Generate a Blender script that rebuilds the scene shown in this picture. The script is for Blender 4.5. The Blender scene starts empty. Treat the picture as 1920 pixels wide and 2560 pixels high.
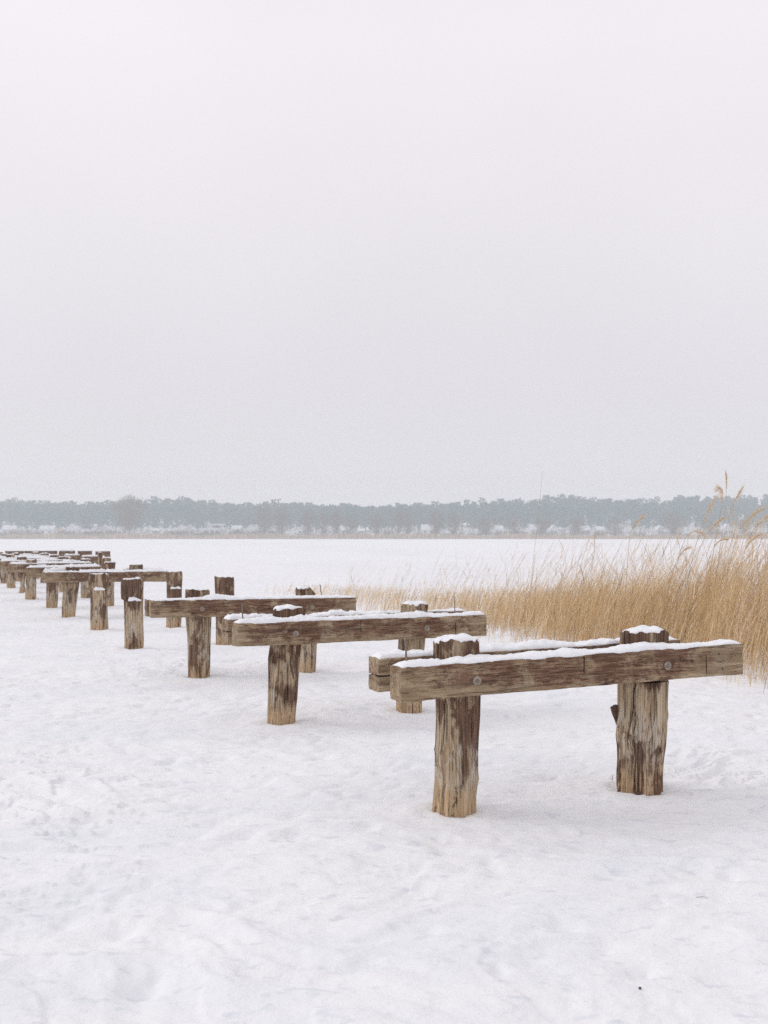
import bpy, math, random
import numpy as np
from mathutils import Vector, Matrix

# ------------------------------------------------------------------ camera, sky, sun, exposure
scene = bpy.context.scene
COL = scene.collection
R = math.radians

cam_data = bpy.data.cameras.new("camera")
cam = bpy.data.objects.new("camera", cam_data)
COL.objects.link(cam)
cam.location = (0, 0, 1.6)
cam.rotation_euler = (R(90), 0, 0)
cam_data.sensor_fit = 'AUTO'
cam_data.sensor_width = 36
cam_data.lens = 2660 / 2560 * 36
cam_data.shift_y = -61 / 2560 * -1
cam_data.clip_start = 0.05
cam_data.clip_end = 5000
cam_data.dof.use_dof = True
cam_data.dof.focus_distance = 6.6
cam_data.dof.aperture_fstop = 5.0
scene.camera = cam

SUN_EL, SUN_AZ = 30, 278           # compass bearing of the sun, from +Y clockwise
world = bpy.data.worlds.new("World")
scene.world = world
world.use_nodes = True
wn, wl = world.node_tree.nodes, world.node_tree.links
wn.clear()
w_out = wn.new("ShaderNodeOutputWorld")
w_bg = wn.new("ShaderNodeBackground")
w_bg.inputs["Strength"].default_value = 0.1
w_sky = wn.new("ShaderNodeTexSky")
w_sky.sky_type = 'NISHITA'
w_sky.sun_disc = False
w_sky.sun_elevation = R(SUN_EL)
w_sky.sun_rotation = R(SUN_AZ)
w_sky.dust_density = 3
w_tc = wn.new("ShaderNodeTexCoord")
w_sep = wn.new("ShaderNodeSeparateXYZ")
w_map = wn.new("ShaderNodeMapRange")
w_map.inputs["From Min"].default_value = 0.0
w_map.inputs["From Max"].default_value = 1.0
w_ramp = wn.new("ShaderNodeValToRGB")
er = w_ramp.color_ramp
er.elements[0].position = 0.0
er.elements[0].color = (0.69, 0.67, 0.705, 1)
er.elements[1].position = 1.0
er.elements[1].color = (0.80, 0.80, 0.83, 1)
for p_, c_ in ((0.06, (0.70, 0.68, 0.715, 1)), (0.2, (0.775, 0.745, 0.785, 1)), (0.42, (0.885, 0.843, 0.88, 1)),
               (0.65, (0.84, 0.825, 0.87, 1))):
    e_ = er.elements.new(p_)
    e_.color = c_
w_mul = wn.new("ShaderNodeVectorMath")
w_mul.operation = 'SCALE'
w_mul.inputs["Scale"].default_value = 10.6
w_nz = wn.new("ShaderNodeTexNoise")
w_nz.inputs["Scale"].default_value = 2.2
w_nz.inputs["Detail"].default_value = 3
w_nm = wn.new("ShaderNodeMapRange")
w_nm.inputs["From Min"].default_value = 0.3
w_nm.inputs["From Max"].default_value = 0.7
w_nm.inputs["To Min"].default_value = 0.965
w_nm.inputs["To Max"].default_value = 1.03
w_mul2 = wn.new("ShaderNodeVectorMath")
w_mul2.operation = 'SCALE'
w_mix = wn.new("ShaderNodeMix")
w_mix.data_type = 'RGBA'
w_mix.inputs["Factor"].default_value = 0.95
wl.new(w_tc.outputs["Generated"], w_sep.inputs[0])
wl.new(w_sep.outputs["Z"], w_map.inputs["Value"])
wl.new(w_map.outputs[0], w_ramp.inputs[0])
wl.new(w_ramp.outputs[0], w_mul.inputs[0])
wl.new(w_tc.outputs["Generated"], w_nz.inputs["Vector"])
wl.new(w_nz.outputs[0], w_nm.inputs["Value"])
wl.new(w_mul.outputs[0], w_mul2.inputs[0])
wl.new(w_nm.outputs[0], w_mul2.inputs["Scale"])
wl.new(w_sky.outputs[0], w_mix.inputs["A"])
wl.new(w_mul2.outputs[0], w_mix.inputs["B"])
wl.new(w_mix.outputs["Result"], w_bg.inputs["Color"])
wl.new(w_bg.outputs[0], w_out.inputs[0])

sun_data = bpy.data.lights.new("sun", 'SUN')
sun_data.energy = 0.8
sun_data.angle = R(26)
sun_data.color = (1.0, 0.975, 0.95)
sun = bpy.data.objects.new("sun", sun_data)
COL.objects.link(sun)
sun.rotation_euler = (R(90 - SUN_EL), 0, R(180 - SUN_AZ))
sun.location = (0, 0, 30)

scene.view_settings.view_transform = 'Standard'
scene.view_settings.look = 'None'
scene.view_settings.exposure = 0.0
scene.view_settings.gamma = 1.0
scene.cycles.max_bounces = 8
scene.cycles.diffuse_bounces = 4
scene.cycles.transparent_max_bounces = 12
scene.cycles.volume_bounces = 3
scene.cycles.use_denoising = False

rng = np.random.default_rng(11)
random.seed(11)


# ------------------------------------------------------------------ helpers
def _hash(ix, iy, iz, seed):
    h = (ix.astype(np.int64) * 374761393 + iy.astype(np.int64) * 668265263
         + iz.astype(np.int64) * 2147483647 + seed * 1274126177) & 0xffffffff
    h = ((h ^ (h >> 13)) * 1274126177) & 0xffffffff
    h = (h ^ (h >> 16)) & 0xffffffff
    h = (h * 2246822519) & 0xffffffff
    h = h ^ (h >> 15)
    return (h & 0xffffff) / float(0xffffff) * 2 - 1


def vnoise(x, y, z=0.0, seed=0):
    x, y, z = np.broadcast_arrays(np.asarray(x, float), np.asarray(y, float), np.asarray(z, float))
    ix, iy, iz = np.floor(x), np.floor(y), np.floor(z)
    fx, fy, fz = x - ix, y - iy, z - iz
    fx, fy, fz = [f * f * f * (f * (f * 6 - 15) + 10) for f in (fx, fy, fz)]
    r = 0
    for dx in (0, 1):
        for dy in (0, 1):
            for dz in (0, 1):
                w = (fx if dx else 1 - fx) * (fy if dy else 1 - fy) * (fz if dz else 1 - fz)
                r = r + w * _hash(ix + dx, iy + dy, iz + dz, seed)
    return r


def fbm(x, y, z=0.0, seed=0, octaves=4, gain=0.5, lac=2.03):
    a, s, r = 1.0, 1.0, 0
    for o in range(octaves):
        r = r + a * vnoise(np.asarray(x) * s + o * 7.3, np.asarray(y) * s + o * 3.1, np.asarray(z) * s + o * 5.7, seed + o)
        a *= gain
        s *= lac
    return r


def grid_faces(nu, nv, wrap=False, off=0):
    """nu columns (fast index), nv rows"""
    cu = nu if wrap else nu - 1
    i = np.arange(cu)
    j = np.arange(nv - 1)
    I, J = np.meshgrid(i, j)
    I, J = I.ravel(), J.ravel()
    I2 = (I + 1) % nu
    return np.stack([J * nu + I, J * nu + I2, (J + 1) * nu + I2, (J + 1) * nu + I], 1) + off


def make_mesh(name, verts, faces, mat=None, smooth=True, attrs=None):
    """faces: list of (N,k) integer arrays"""
    me = bpy.data.meshes.new(name)
    verts = np.asarray(verts, np.float32)
    me.vertices.add(len(verts))
    me.vertices.foreach_set("co", verts.ravel())
    if not isinstance(faces, (list, tuple)):
        faces = [faces]
    faces = [np.asarray(f) for f in faces if len(f)]
    loops = np.concatenate([f.ravel() for f in faces]).astype(np.int32)
    counts = np.concatenate([np.full(len(f), f.shape[1]) for f in faces]).astype(np.int32)
    starts = np.concatenate([[0], np.cumsum(counts)[:-1]]).astype(np.int32)
    me.loops.add(len(loops))
    me.loops.foreach_set("vertex_index", loops)
    me.polygons.add(len(counts))
    me.polygons.foreach_set("loop_start", starts)
    me.polygons.foreach_set("loop_total", counts)
    me.polygons.foreach_set("use_smooth", np.full(len(counts), bool(smooth)))
    if attrs:
        for k, v in attrs.items():
            a = me.attributes.new(k, 'FLOAT', 'POINT')
            a.data.foreach_set("value", np.asarray(v, np.float32))
    me.update(calc_edges=True)
    me.validate()
    if mat:
        me.materials.append(mat)
    return me


def link(name, me, parent=None, loc=(0, 0, 0), rotz=0.0):
    o = bpy.data.objects.new(name, me)
    COL.objects.link(o)
    o.location = loc
    o.rotation_euler = (0, 0, rotz)
    if parent:
        o.parent = parent
    return o


def tag(o, label=None, cat=None, group=None, kind=None):
    if label:
        o["label"] = label
    if cat:
        o["category"] = cat
    if group:
        o["group"] = group
    if kind:
        o["kind"] = kind
    return o


# ------------------------------------------------------------------ materials
class NT:
    def __init__(self, name):
        self.m = bpy.data.materials.new(name)
        self.m.use_nodes = True
        self.n = self.m.node_tree.nodes
        self.l = self.m.node_tree.links
        self.b = self.n["Principled BSDF"]
        self.out = self.n["Material Output"]

    def new(self, t, **kw):
        nd = self.n.new(t)
        for k, v in kw.items():
            if k in nd.inputs:
                nd.inputs[k].default_value = v
            else:
                setattr(nd, k, v)
        return nd

    def obj_coord(self):
        tc = self.new("ShaderNodeTexCoord")
        oi = self.new("ShaderNodeObjectInfo")
        sc = self.new("ShaderNodeVectorMath", operation='SCALE')
        cv = self.new("ShaderNodeCombineXYZ")
        for i in range(3):
            self.l.new(oi.outputs["Random"], cv.inputs[i])
        self.l.new(cv.outputs[0], sc.inputs[0])
        sc.inputs["Scale"].default_value = 37.0
        ad = self.new("ShaderNodeVectorMath", operation='ADD')
        self.l.new(tc.outputs["Object"], ad.inputs[0])
        self.l.new(sc.outputs[0], ad.inputs[1])
        return tc, ad.outputs[0]

    def scaled_noise(self, vec, s, scale=1.0, detail=4, rough=0.55, dist=0.0):
        mp = self.new("ShaderNodeVectorMath", operation='MULTIPLY')
        mp.inputs[1].default_value = s
        self.l.new(vec, mp.inputs[0])
        nz = self.new("ShaderNodeTexNoise", Scale=scale, Detail=detail, Roughness=rough, Distortion=dist)
        self.l.new(mp.outputs[0], nz.inputs["Vector"])
        return nz.outputs[0]

    def maprange(self, v, a, b, c=0.0, d=1.0, smooth=True):
        mr = self.new("ShaderNodeMapRange")
        if smooth:
            mr.interpolation_type = 'SMOOTHSTEP'
        mr.inputs["From Min"].default_value = a
        mr.inputs["From Max"].default_value = b
        mr.inputs["To Min"].default_value = c
        mr.inputs["To Max"].default_value = d
        self.l.new(v, mr.inputs["Value"])
        return mr.outputs[0]

    def mix(self, f, a, b, blend='MIX'):
        mx = self.new("ShaderNodeMix", data_type='RGBA', blend_type=blend)
        for sock, v in (("Factor", f), ("A", a), ("B", b)):
            if isinstance(v, (int, float)):
                mx.inputs[sock].default_value = v
            elif isinstance(v, tuple):
                mx.inputs[sock].default_value = (*v, 1)
            else:
                self.l.new(v, mx.inputs[sock])
        return mx.outputs["Result"]

    def math(self, op, a, b=None, clamp=False):
        m = self.new("ShaderNodeMath", operation=op)
        m.use_clamp = clamp
        for i, v in enumerate((a, b)):
            if v is None:
                continue
            if isinstance(v, (int, float)):
                m.inputs[i].default_value = v
            else:
                self.l.new(v, m.inputs[i])
        return m.outputs[0]

    def bump(self, h, strength, dist):
        b = self.new("ShaderNodeBump", Strength=strength, Distance=dist)
        self.l.new(h, b.inputs["Height"])
        self.l.new(b.outputs[0], self.b.inputs["Normal"])
        return b


def mat_wood_post():
    t = NT("weathered post wood")
    tc, v = t.obj_coord()
    sep = t.new("ShaderNodeSeparateXYZ")
    t.l.new(tc.outputs["Object"], sep.inputs[0])
    z = sep.outputs["Z"]
    fine = t.scaled_noise(v, (70, 70, 2.2), 1.0, 4, 0.65, 0.3)
    mid = t.scaled_noise(v, (22, 22, 1.0), 1.0, 4, 0.6, 0.4)
    big = t.scaled_noise(v, (7.0, 7.0, 3.0), 1.0, 5, 0.62, 0.8)
    blot = t.scaled_noise(v, (13, 13, 5.5), 1.0, 4, 0.6, 1.0)
    c = t.mix(t.maprange(mid, 0.35, 0.68), (0.31, 0.215, 0.125), (0.58, 0.44, 0.285))
    c = t.mix(t.maprange(fine, 0.38, 0.68), c, t.mix(0.55, c, (0.60, 0.52, 0.41)))
    grey = t.math('MULTIPLY', t.maprange(blot, 0.46, 0.62), t.math('MULTIPLY', t.maprange(z, 0.05, 0.3), t.maprange(z, 0.62, 0.45)))
    c = t.mix(t.math('MULTIPLY', grey, 0.75), c, (0.56, 0.505, 0.43))
    foot = t.math('ADD', z, t.math('MULTIPLY', mid, 0.16))
    c = t.mix(t.math('MULTIPLY', t.maprange(foot, 0.30, 0.16), 0.6), c, t.mix(fine, (0.40, 0.26, 0.14), (0.66, 0.46, 0.27)))
    # dark reddish-brown wet stain, stronger towards the cap of the post
    hz = t.new("ShaderNodeAttribute", attribute_name="stain").outputs["Fac"]
    dm = t.math('ADD', t.math('ADD', big, hz), t.math('MULTIPLY', t.math('SUBTRACT', mid, 0.5), 0.5))
    dm = t.math('ADD', dm, t.math('MULTIPLY', t.math('SUBTRACT', fine, 0.5), 0.22))
    dm = t.maprange(dm, 0.50, 0.62)
    c = t.mix(t.math('MULTIPLY', dm, 0.90), c, t.mix(t.maprange(fine, 0.35, 0.7), (0.060, 0.025, 0.016), (0.20, 0.105, 0.066)))
    # thin drying checks running with the grain
    chk = t.scaled_noise(v, (46, 46, 0.9), 1.0, 2, 0.5, 0.6)
    chk = t.maprange(t.math('ABSOLUTE', t.math('SUBTRACT', chk, 0.5)), 0.0, 0.022, 1.0, 0.0)
    c = t.mix(t.math('MULTIPLY', chk, 0.62), c, (0.055, 0.03, 0.02))
    at = t.new("ShaderNodeAttribute", attribute_name="crack")
    c = t.mix(t.math('MULTIPLY', at.outputs["Fac"], 0.85), c, (0.035, 0.018, 0.012))
    t.l.new(c, t.b.inputs["Base Color"])
    t.b.inputs["Roughness"].default_value = 0.88
    t.b.inputs["Specular IOR Level"].default_value = 0.25
    h = t.math('SUBTRACT', t.math('ADD', t.math('MULTIPLY', fine, 0.5), mid), t.math('MULTIPLY', chk, 0.5))
    t.bump(h, 1.0, 0.012)
    return t.m


def mat_wood_beam():
    t = NT("weathered beam timber")
    tc, v = t.obj_coord()
    sep = t.new("ShaderNodeSeparateXYZ")
    t.l.new(tc.outputs["Object"], sep.inputs[0])
    x, z = sep.outputs["X"], sep.outputs["Z"]     # origin at the beam's lower edge, x along it
    fine = t.scaled_noise(v, (7.0, 85, 85), 1.0, 5, 0.68, 0.9)
    mid = t.scaled_noise(v, (2.6, 20, 20), 1.0, 5, 0.62, 1.0)
    big = t.scaled_noise(v, (4.4, 6, 8), 1.0, 5, 0.65, 0.9)
    scuff = t.scaled_noise(v, (24, 30, 30), 1.0, 4, 0.7, 1.5)
    drip = t.scaled_noise(v, (9, 3, 1.6), 1.0, 3, 0.55, 0.5)
    dark = t.mix(t.maprange(fine, 0.36, 0.68), (0.095, 0.045, 0.027), (0.255, 0.150, 0.098))
    pale = t.mix(t.maprange(mid, 0.35, 0.68), (0.33, 0.235, 0.14), (0.54, 0.43, 0.285))
    pale = t.mix(t.maprange(fine, 0.4, 0.7), t.mix(0.35, pale, (0.14, 0.09, 0.06)), pale)
    # pale where the timber is worn: lower arris, ends, and odd patches
    low = t.maprange(z, 0.085, 0.005, 0.0, 0.16)
    ends = t.maprange(t.math('ABSOLUTE', t.math('SUBTRACT', x, 0.03)), 0.62, 1.12, 0.0, 0.14)
    m = t.math('ADD', t.math('ADD', big, low), ends)
    m = t.math('ADD', m, t.math('MULTIPLY', t.math('SUBTRACT', drip, 0.5), 0.35))
    m = t.math('ADD', m, t.math('MULTIPLY', t.math('SUBTRACT', scuff, 0.5), 0.30))
    m = t.math('ADD', m, t.math('MULTIPLY', t.math('SUBTRACT', fine, 0.5), 0.35))
    m = t.maprange(m, 0.47, 0.72)
    c = t.mix(t.math('MULTIPLY', m, 0.88), dark, pale)
    g = t.math('MULTIPLY', t.maprange(drip, 0.58, 0.70), t.maprange(scuff, 0.42, 0.6))
    c = t.mix(t.math('MULTIPLY', g, 0.45), c, (0.30, 0.28, 0.23))
    # specks of frost and lichen
    sp = t.new("ShaderNodeTexVoronoi", Scale=55.0)
    t.l.new(v, sp.inputs["Vector"])
    spm = t.math('MULTIPLY', t.maprange(sp.outputs["Distance"], 0.26, 0.14), t.maprange(big, 0.56, 0.66))
    c = t.mix(t.math('MULTIPLY', spm, 0.4), c, (0.55, 0.50, 0.42))
    chk = t.scaled_noise(v, (0.9, 24, 30), 1.0, 2, 0.5, 1.0)
    chk = t.maprange(t.math('ABSOLUTE', t.math('SUBTRACT', chk, 0.5)), 0.0, 0.012, 1.0, 0.0)
    c = t.mix(t.math('MULTIPLY', chk, 0.7), c, (0.035, 0.018, 0.013))
    at = t.new("ShaderNodeAttribute", attribute_name="crack")
    c = t.mix(t.math('MULTIPLY', at.outputs["Fac"], 0.9), c, (0.03, 0.016, 0.012))
    t.l.new(c, t.b.inputs["Base Color"])
    t.b.inputs["Roughness"].default_value = 0.85
    t.b.inputs["Specular IOR Level"].default_value = 0.25
    h = t.math('SUBTRACT', t.math('ADD', t.math('MULTIPLY', fine, 0.6), t.math('MULTIPLY', mid, 0.5)), t.math('MULTIPLY', chk, 0.4))
    t.bump(h, 0.8, 0.004)
    return t.m


def mat_snow(name, ground=False):
    t = NT(name)
    tc = t.new("ShaderNodeTexCoord")
    v = tc.outputs["Object"]
    if ground:
        big = t.scaled_noise(v, (0.55, 1.1, 1), 1.0, 6, 0.62, 0.8)
        fine = t.scaled_noise(v, (9, 14, 9), 1.0, 5, 0.6, 0.2)
        grain = t.scaled_noise(v, (60, 60, 60), 1.0, 3, 0.7)
        far = t.scaled_noise(v, (0.035, 0.012, 1), 1.0, 4, 0.6, 0.5)
        # greyer, bluer mottling: relief shade painted into the colour, along with thin wet ice
        c = t.mix(t.maprange(big, 0.42, 0.66), (0.90, 0.895, 0.905), (0.85, 0.86, 0.885))
        c = t.mix(t.math('MULTIPLY', t.maprange(fine, 0.55, 0.70), 0.7), c, (0.70, 0.725, 0.78))
        c = t.mix(t.math('MULTIPLY', t.maprange(far, 0.46, 0.62), 0.5), c, (0.79, 0.80, 0.83))
        rid = t.scaled_noise(v, (4.2, 6.5, 3), 1.0, 4, 0.55, 0.3)
        h = t.math('ADD', t.math('MULTIPLY', fine, 1.0), t.math('MULTIPLY', grain, 0.18))
        h = t.math('ADD', h, t.math('MULTIPLY', rid, 1.3))
        t.bump(h, 0.75, 0.02)
    else:
        grain = t.scaled_noise(v, (90, 90, 90), 1.0, 4, 0.7)
        c = t.mix(grain, (0.91, 0.91, 0.925), (0.86, 0.87, 0.90))
        t.bump(grain, 0.5, 0.004)
    t.l.new(c, t.b.inputs["Base Color"])
    t.b.inputs["Roughness"].default_value = 0.75
    t.b.inputs["Specular IOR Level"].default_value = 0.2
    if not ground:
        t.b.inputs["Subsurface Weight"].default_value = 0.25
        t.b.inputs["Subsurface Scale"].default_value = 0.01
        t.b.inputs["Subsurface Radius"].default_value = (1, 1.1, 1.3)
    return t.m


def mat_attr(name, stops, rough=0.8, transl=0.0, attr="tone"):
    t = NT(name)
    at = t.new("ShaderNodeAttribute", attribute_name=attr)
    rp = t.new("ShaderNodeValToRGB")
    rp.color_ramp.elements[0].position = stops[0][0]
    rp.color_ramp.elements[0].color = (*stops[0][1], 1)
    rp.color_ramp.elements[1].position = stops[-1][0]
    rp.color_ramp.elements[1].color = (*stops[-1][1], 1)
    for p, c in stops[1:-1]:
        e = rp.color_ramp.elements.new(p)
        e.color = (*c, 1)
    t.l.new(at.outputs["Fac"], rp.inputs[0])
    t.l.new(rp.outputs[0], t.b.inputs["Base Color"])
    t.b.inputs["Roughness"].default_value = rough
    t.b.inputs["Specular IOR Level"].default_value = 0.2
    if transl > 0:
        tr = t.new("ShaderNodeBsdfTranslucent")
        t.l.new(rp.outputs[0], tr.inputs["Color"])
        mx = t.new("ShaderNodeMixShader")
        mx.inputs[0].default_value = transl
        t.l.new(t.b.outputs[0], mx.inputs[1])
        t.l.new(tr.outputs[0], mx.inputs[2])
        t.l.new(mx.outputs[0], t.out.inputs["Surface"])
    return t.m


def mat_plain(name, col, col2=None, rough=0.7, metal=0.0, s=30):
    t = NT(name)
    tc, v = t.obj_coord()
    nz = t.scaled_noise(v, (s, s, s), 1.0, 4, 0.6)
    c = t.mix(t.maprange(nz, 0.35, 0.65), col, col2 or tuple(x * 0.7 for x in col))
    t.l.new(c, t.b.inputs["Base Color"])
    t.b.inputs["Roughness"].default_value = rough
    t.b.inputs["Metallic"].default_value = metal
    return t.m


M_POST = mat_wood_post()
M_BEAM = mat_wood_beam()
M_SNOWG = mat_snow("wind packed snow", True)
M_SNOW = mat_snow("fresh snow")
M_STEEL = mat_plain("galvanised steel", (0.36, 0.31, 0.26), (0.24, 0.185, 0.15), 0.7, 0.15, 60)
M_ROD = mat_plain("weathered steel rod", (0.27, 0.22, 0.17), (0.14, 0.10, 0.075), 0.7, 0.3, 60)
M_REED = mat_attr("dry reed", [(0, (0.20, 0.12, 0.055)), (0.3, (0.50, 0.335, 0.165)), (0.65, (0.73, 0.53, 0.295)), (1, (0.90, 0.75, 0.51))], 0.6, 0.3)
M_PLUME = mat_attr("reed plume", [(0, (0.64, 0.47, 0.29)), (1, (0.90, 0.75, 0.55))], 0.85, 0.35)
M_FARREED = mat_attr("far reed belt", [(0, (0.34, 0.25, 0.16)), (1, (0.56, 0.44, 0.31))], 0.8)
M_PINE = mat_attr("pine needles", [(0, (0.003, 0.10, 0.102)), (0.6, (0.006, 0.15, 0.148)), (1, (0.02, 0.20, 0.19))], 0.8)
M_TWIG = mat_attr("bare twigs", [(0, (0.055, 0.045, 0.022)), (1, (0.12, 0.10, 0.055))], 0.85)
M_SCRUB = mat_attr("leafless scrub", [(0, (0.075, 0.065, 0.045)), (0.6, (0.14, 0.115, 0.08)), (1, (0.20, 0.15, 0.10))], 0.85)
M_BARK = mat_plain("bark", (0.10, 0.085, 0.065), (0.05, 0.042, 0.034), 0.9, 0, 2)
M_WALLW = mat_plain("white render", (0.70, 0.72, 0.74), (0.50, 0.52, 0.54), 0.8, 0, 1)
M_WALLC = mat_plain("ochre render", (0.62, 0.47, 0.28), (0.55, 0.42, 0.26), 0.8, 0, 1)
M_WALLG = mat_plain("grey render", (0.45, 0.45, 0.46), (0.38, 0.38, 0.40), 0.8, 0, 1)
M_ROOF = mat_plain("snowy roof", (0.74, 0.76, 0.80), (0.50, 0.52, 0.56), 0.8, 0, 0.8)
M_TILE = mat_plain("roof brick", (0.22, 0.11, 0.08), (0.15, 0.08, 0.06), 0.8, 0, 2)
M_GLASS = mat_plain("window glass", (0.05, 0.06, 0.07), (0.08, 0.09, 0.10), 0.15, 0, 1)
M_STONE = mat_plain("dark pebble", (0.035, 0.033, 0.04), (0.06, 0.055, 0.06), 0.6, 0, 90)
M_DARKWOOD = mat_plain("dark splintered wood", (0.13, 0.065, 0.045), (0.06, 0.03, 0.02), 0.85, 0, 60)


# ------------------------------------------------------------------ ground: snow over the frozen lake
def shore_rise(X, Y):
    """land beyond the far shore; the lake itself is level"""
    r = np.clip((Y - 655) / 60, 0, 1)
    r = r * r * (3 - 2 * r) * 3.0
    return r


FOREST_TOP = [(-400, 1250), (0, 1250), (60, 1248), (100, 1251), (150, 1257), (170, 1249), (210, 1257), (290, 1252), (370, 1246),
              (440, 1247), (510, 1248), (580, 1258), (650, 1256), (750, 1254), (800, 1258), (850, 1261), (900, 1266),
              (950, 1268), (1000, 1265), (1050, 1262), (1100, 1257), (1180, 1254), (1240, 1250), (1300, 1244),
              (1400, 1241), (1450, 1240), (1500, 1245), (1610, 1251), (1690, 1238), (1760, 1240), (1920, 1240), (2400, 1238)]
# the same ridge line as true heights at 850 m
RIDGE_X = np.array([(p - 960) / 2660 * 850 for p, _ in FOREST_TOP])
RIDGE_Z = np.array([1.6 + (1341 - y) / 2660 * 850 for _, y in FOREST_TOP])


def ridge(X):
    return np.interp(X, RIDGE_X, RIDGE_Z)


def snow_height(X, Y):
    d = np.hypot(X, Y)
    fade = np.exp(-d / 160.0)
    wx = X + 0.35 * fbm(X * 0.7, Y * 0.7, 0, 41, 2)
    wy = Y + 0.35 * fbm(X * 0.7, Y * 0.7, 9, 42, 2)
    h = 0.030 * fbm(wx * 0.55, wy * 0.9, 0, 1, 3)
    # wind crust: ridged plates lying mostly across the wind
    n = fbm(wx * 1.5 + wy * 0.5, wy * 3.3, 0, 5, 3)
    h += 0.010 * (1 - np.abs(n) * 1.6)
    s = fbm(wx * 0.9, wy * 2.0 + wx * 0.35, 2, 6, 2)
    step = np.clip((s - 0.12) / 0.07, 0, 1)
    h += 0.010 * step * step * (3 - 2 * step)
    h += 0.0125 * fbm(wx * 4.2, wy * 6.5, 0, 9, 4)
    # small scalloped hollows with a sharper upwind lip
    q = fbm(wx * 2.6 + 0.3 * wy, wy * 4.2, 3, 15, 2)
    st = np.clip((q - 0.05) / 0.16, 0, 1)
    h += 0.015 * st * st * (3 - 2 * st) * np.clip(0.4 + fbm(X * 0.5, Y * 0.5, 0, 17, 2), 0, 1)
    # broken crust, in patches
    cm = np.clip(0.25 + 1.2 * fbm(X * 0.33, Y * 0.30, 0, 51, 2) - 0.05 * X, 0, 1)
    c1 = fbm(wx * 5.0 + wy * 1.2, wy * 9.5, 0, 53, 3)
    cs = np.clip((c1 - 0.10) / 0.10, 0, 1)
    h += 0.021 * cs * cs * (3 - 2 * cs) * cm
    # trodden dimples
    return h * fade


def dimples(X, Y, h):
    r2 = np.random.default_rng(5)
    n = 900
    px = r2.uniform(-4.5, 5.5, n)
    py = 2.6 + 9.5 * r2.random(n) ** 0.85
    for i in range(n):
        L, W = r2.uniform(0.04, 0.13), r2.uniform(0.03, 0.065)
        a = r2.normal(0.55, 0.5)
        dep = r2.uniform(0.006, 0.026)
        m = (np.abs(X - px[i]) < 0.5) & (np.abs(Y - py[i]) < 0.5)
        if not m.any():
            continue
        dx, dy = X[m] - px[i], Y[m] - py[i]
        u = (dx * math.cos(a) + dy * math.sin(a)) / L
        v = (-dx * math.sin(a) + dy * math.cos(a)) / W
        q = u * u + v * v
        h[m] -= dep * (np.exp(-q ** 1.3) * (1 + 0.5 * vnoise(dx * 18 + i, dy * 18, 0, 61)))
    return h


POST_SITES = []      # filled by the bents below, before the ground is meshed


def build_ground():
    rows = [-30, -15, -6, -2, 0, 1.0, 1.8]
    y = 2.3
    while y < 13:
        rows.append(y)
        y += 0.018 + 0.0022 * max(0, y - 3)
    while y < 60:
        rows.append(y)
        y += 0.0035 * y
    while y < 960:
        rows.append(y)
        y += 0.02 * y if y < 600 else 12
    rows.append(985)
    rows = np.array(rows)
    tin = np.linspace(-1, 1, 560)
    tout = np.concatenate([-1 - np.geomspace(0.02, 4, 24)[::-1], tin, 1 + np.geomspace(0.02, 4, 24)])
    T, Y = np.meshgrid(tout, rows)
    X = T * np.where(Y > 1, 1.0 + 0.42 * Y, 1.42)
    X = np.where(Y < 1, T * (1.42 + (1 - Y)), X)
    X = np.clip(X, -880, 880)
    h = snow_height(X, Y)
    h = dimples(X, Y, h)
    for (sx, sy) in POST_SITES:
        m = (np.abs(X - sx) < 1.0) & (np.abs(Y - sy) < 1.0)
        xm, ym = X[m], Y[m]
        d = np.hypot(xm - sx, ym - sy)
        h[m] = h[m] * (1 - np.exp(-(d / 0.3) ** 2)) + 0.017 * np.exp(-(d / 0.30) ** 3) + (0.011 + 0.012 * fbm(xm * 5, ym * 5, 0, 23, 2)) * np.exp(-((d - 0.24) / 0.09) ** 2) \
            + 0.010 * fbm(xm * 16, ym * 16, 0, 27, 2) * np.exp(-(d / 0.2) ** 4)
    Z = h + shore_rise(X, Y)
    v = np.stack([X.ravel(), Y.ravel(), Z.ravel()], 1)
    me = make_mesh("snow_ground", v, grid_faces(len(tout), len(rows)), M_SNOWG)
    return tag(link("snow_ground", me), "wind packed snow over the frozen lake", kind="structure")


def ground_z(x, y):
    h = float(snow_height(np.array([x]), np.array([y]))[0])
    return h + float(shore_rise(np.array([x]), np.array([y]))[0])


# ------------------------------------------------------------------ timber parts
NOTCH, HT = 0.70, 0.08       # shoulder height, half thickness of the upper tongue


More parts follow.
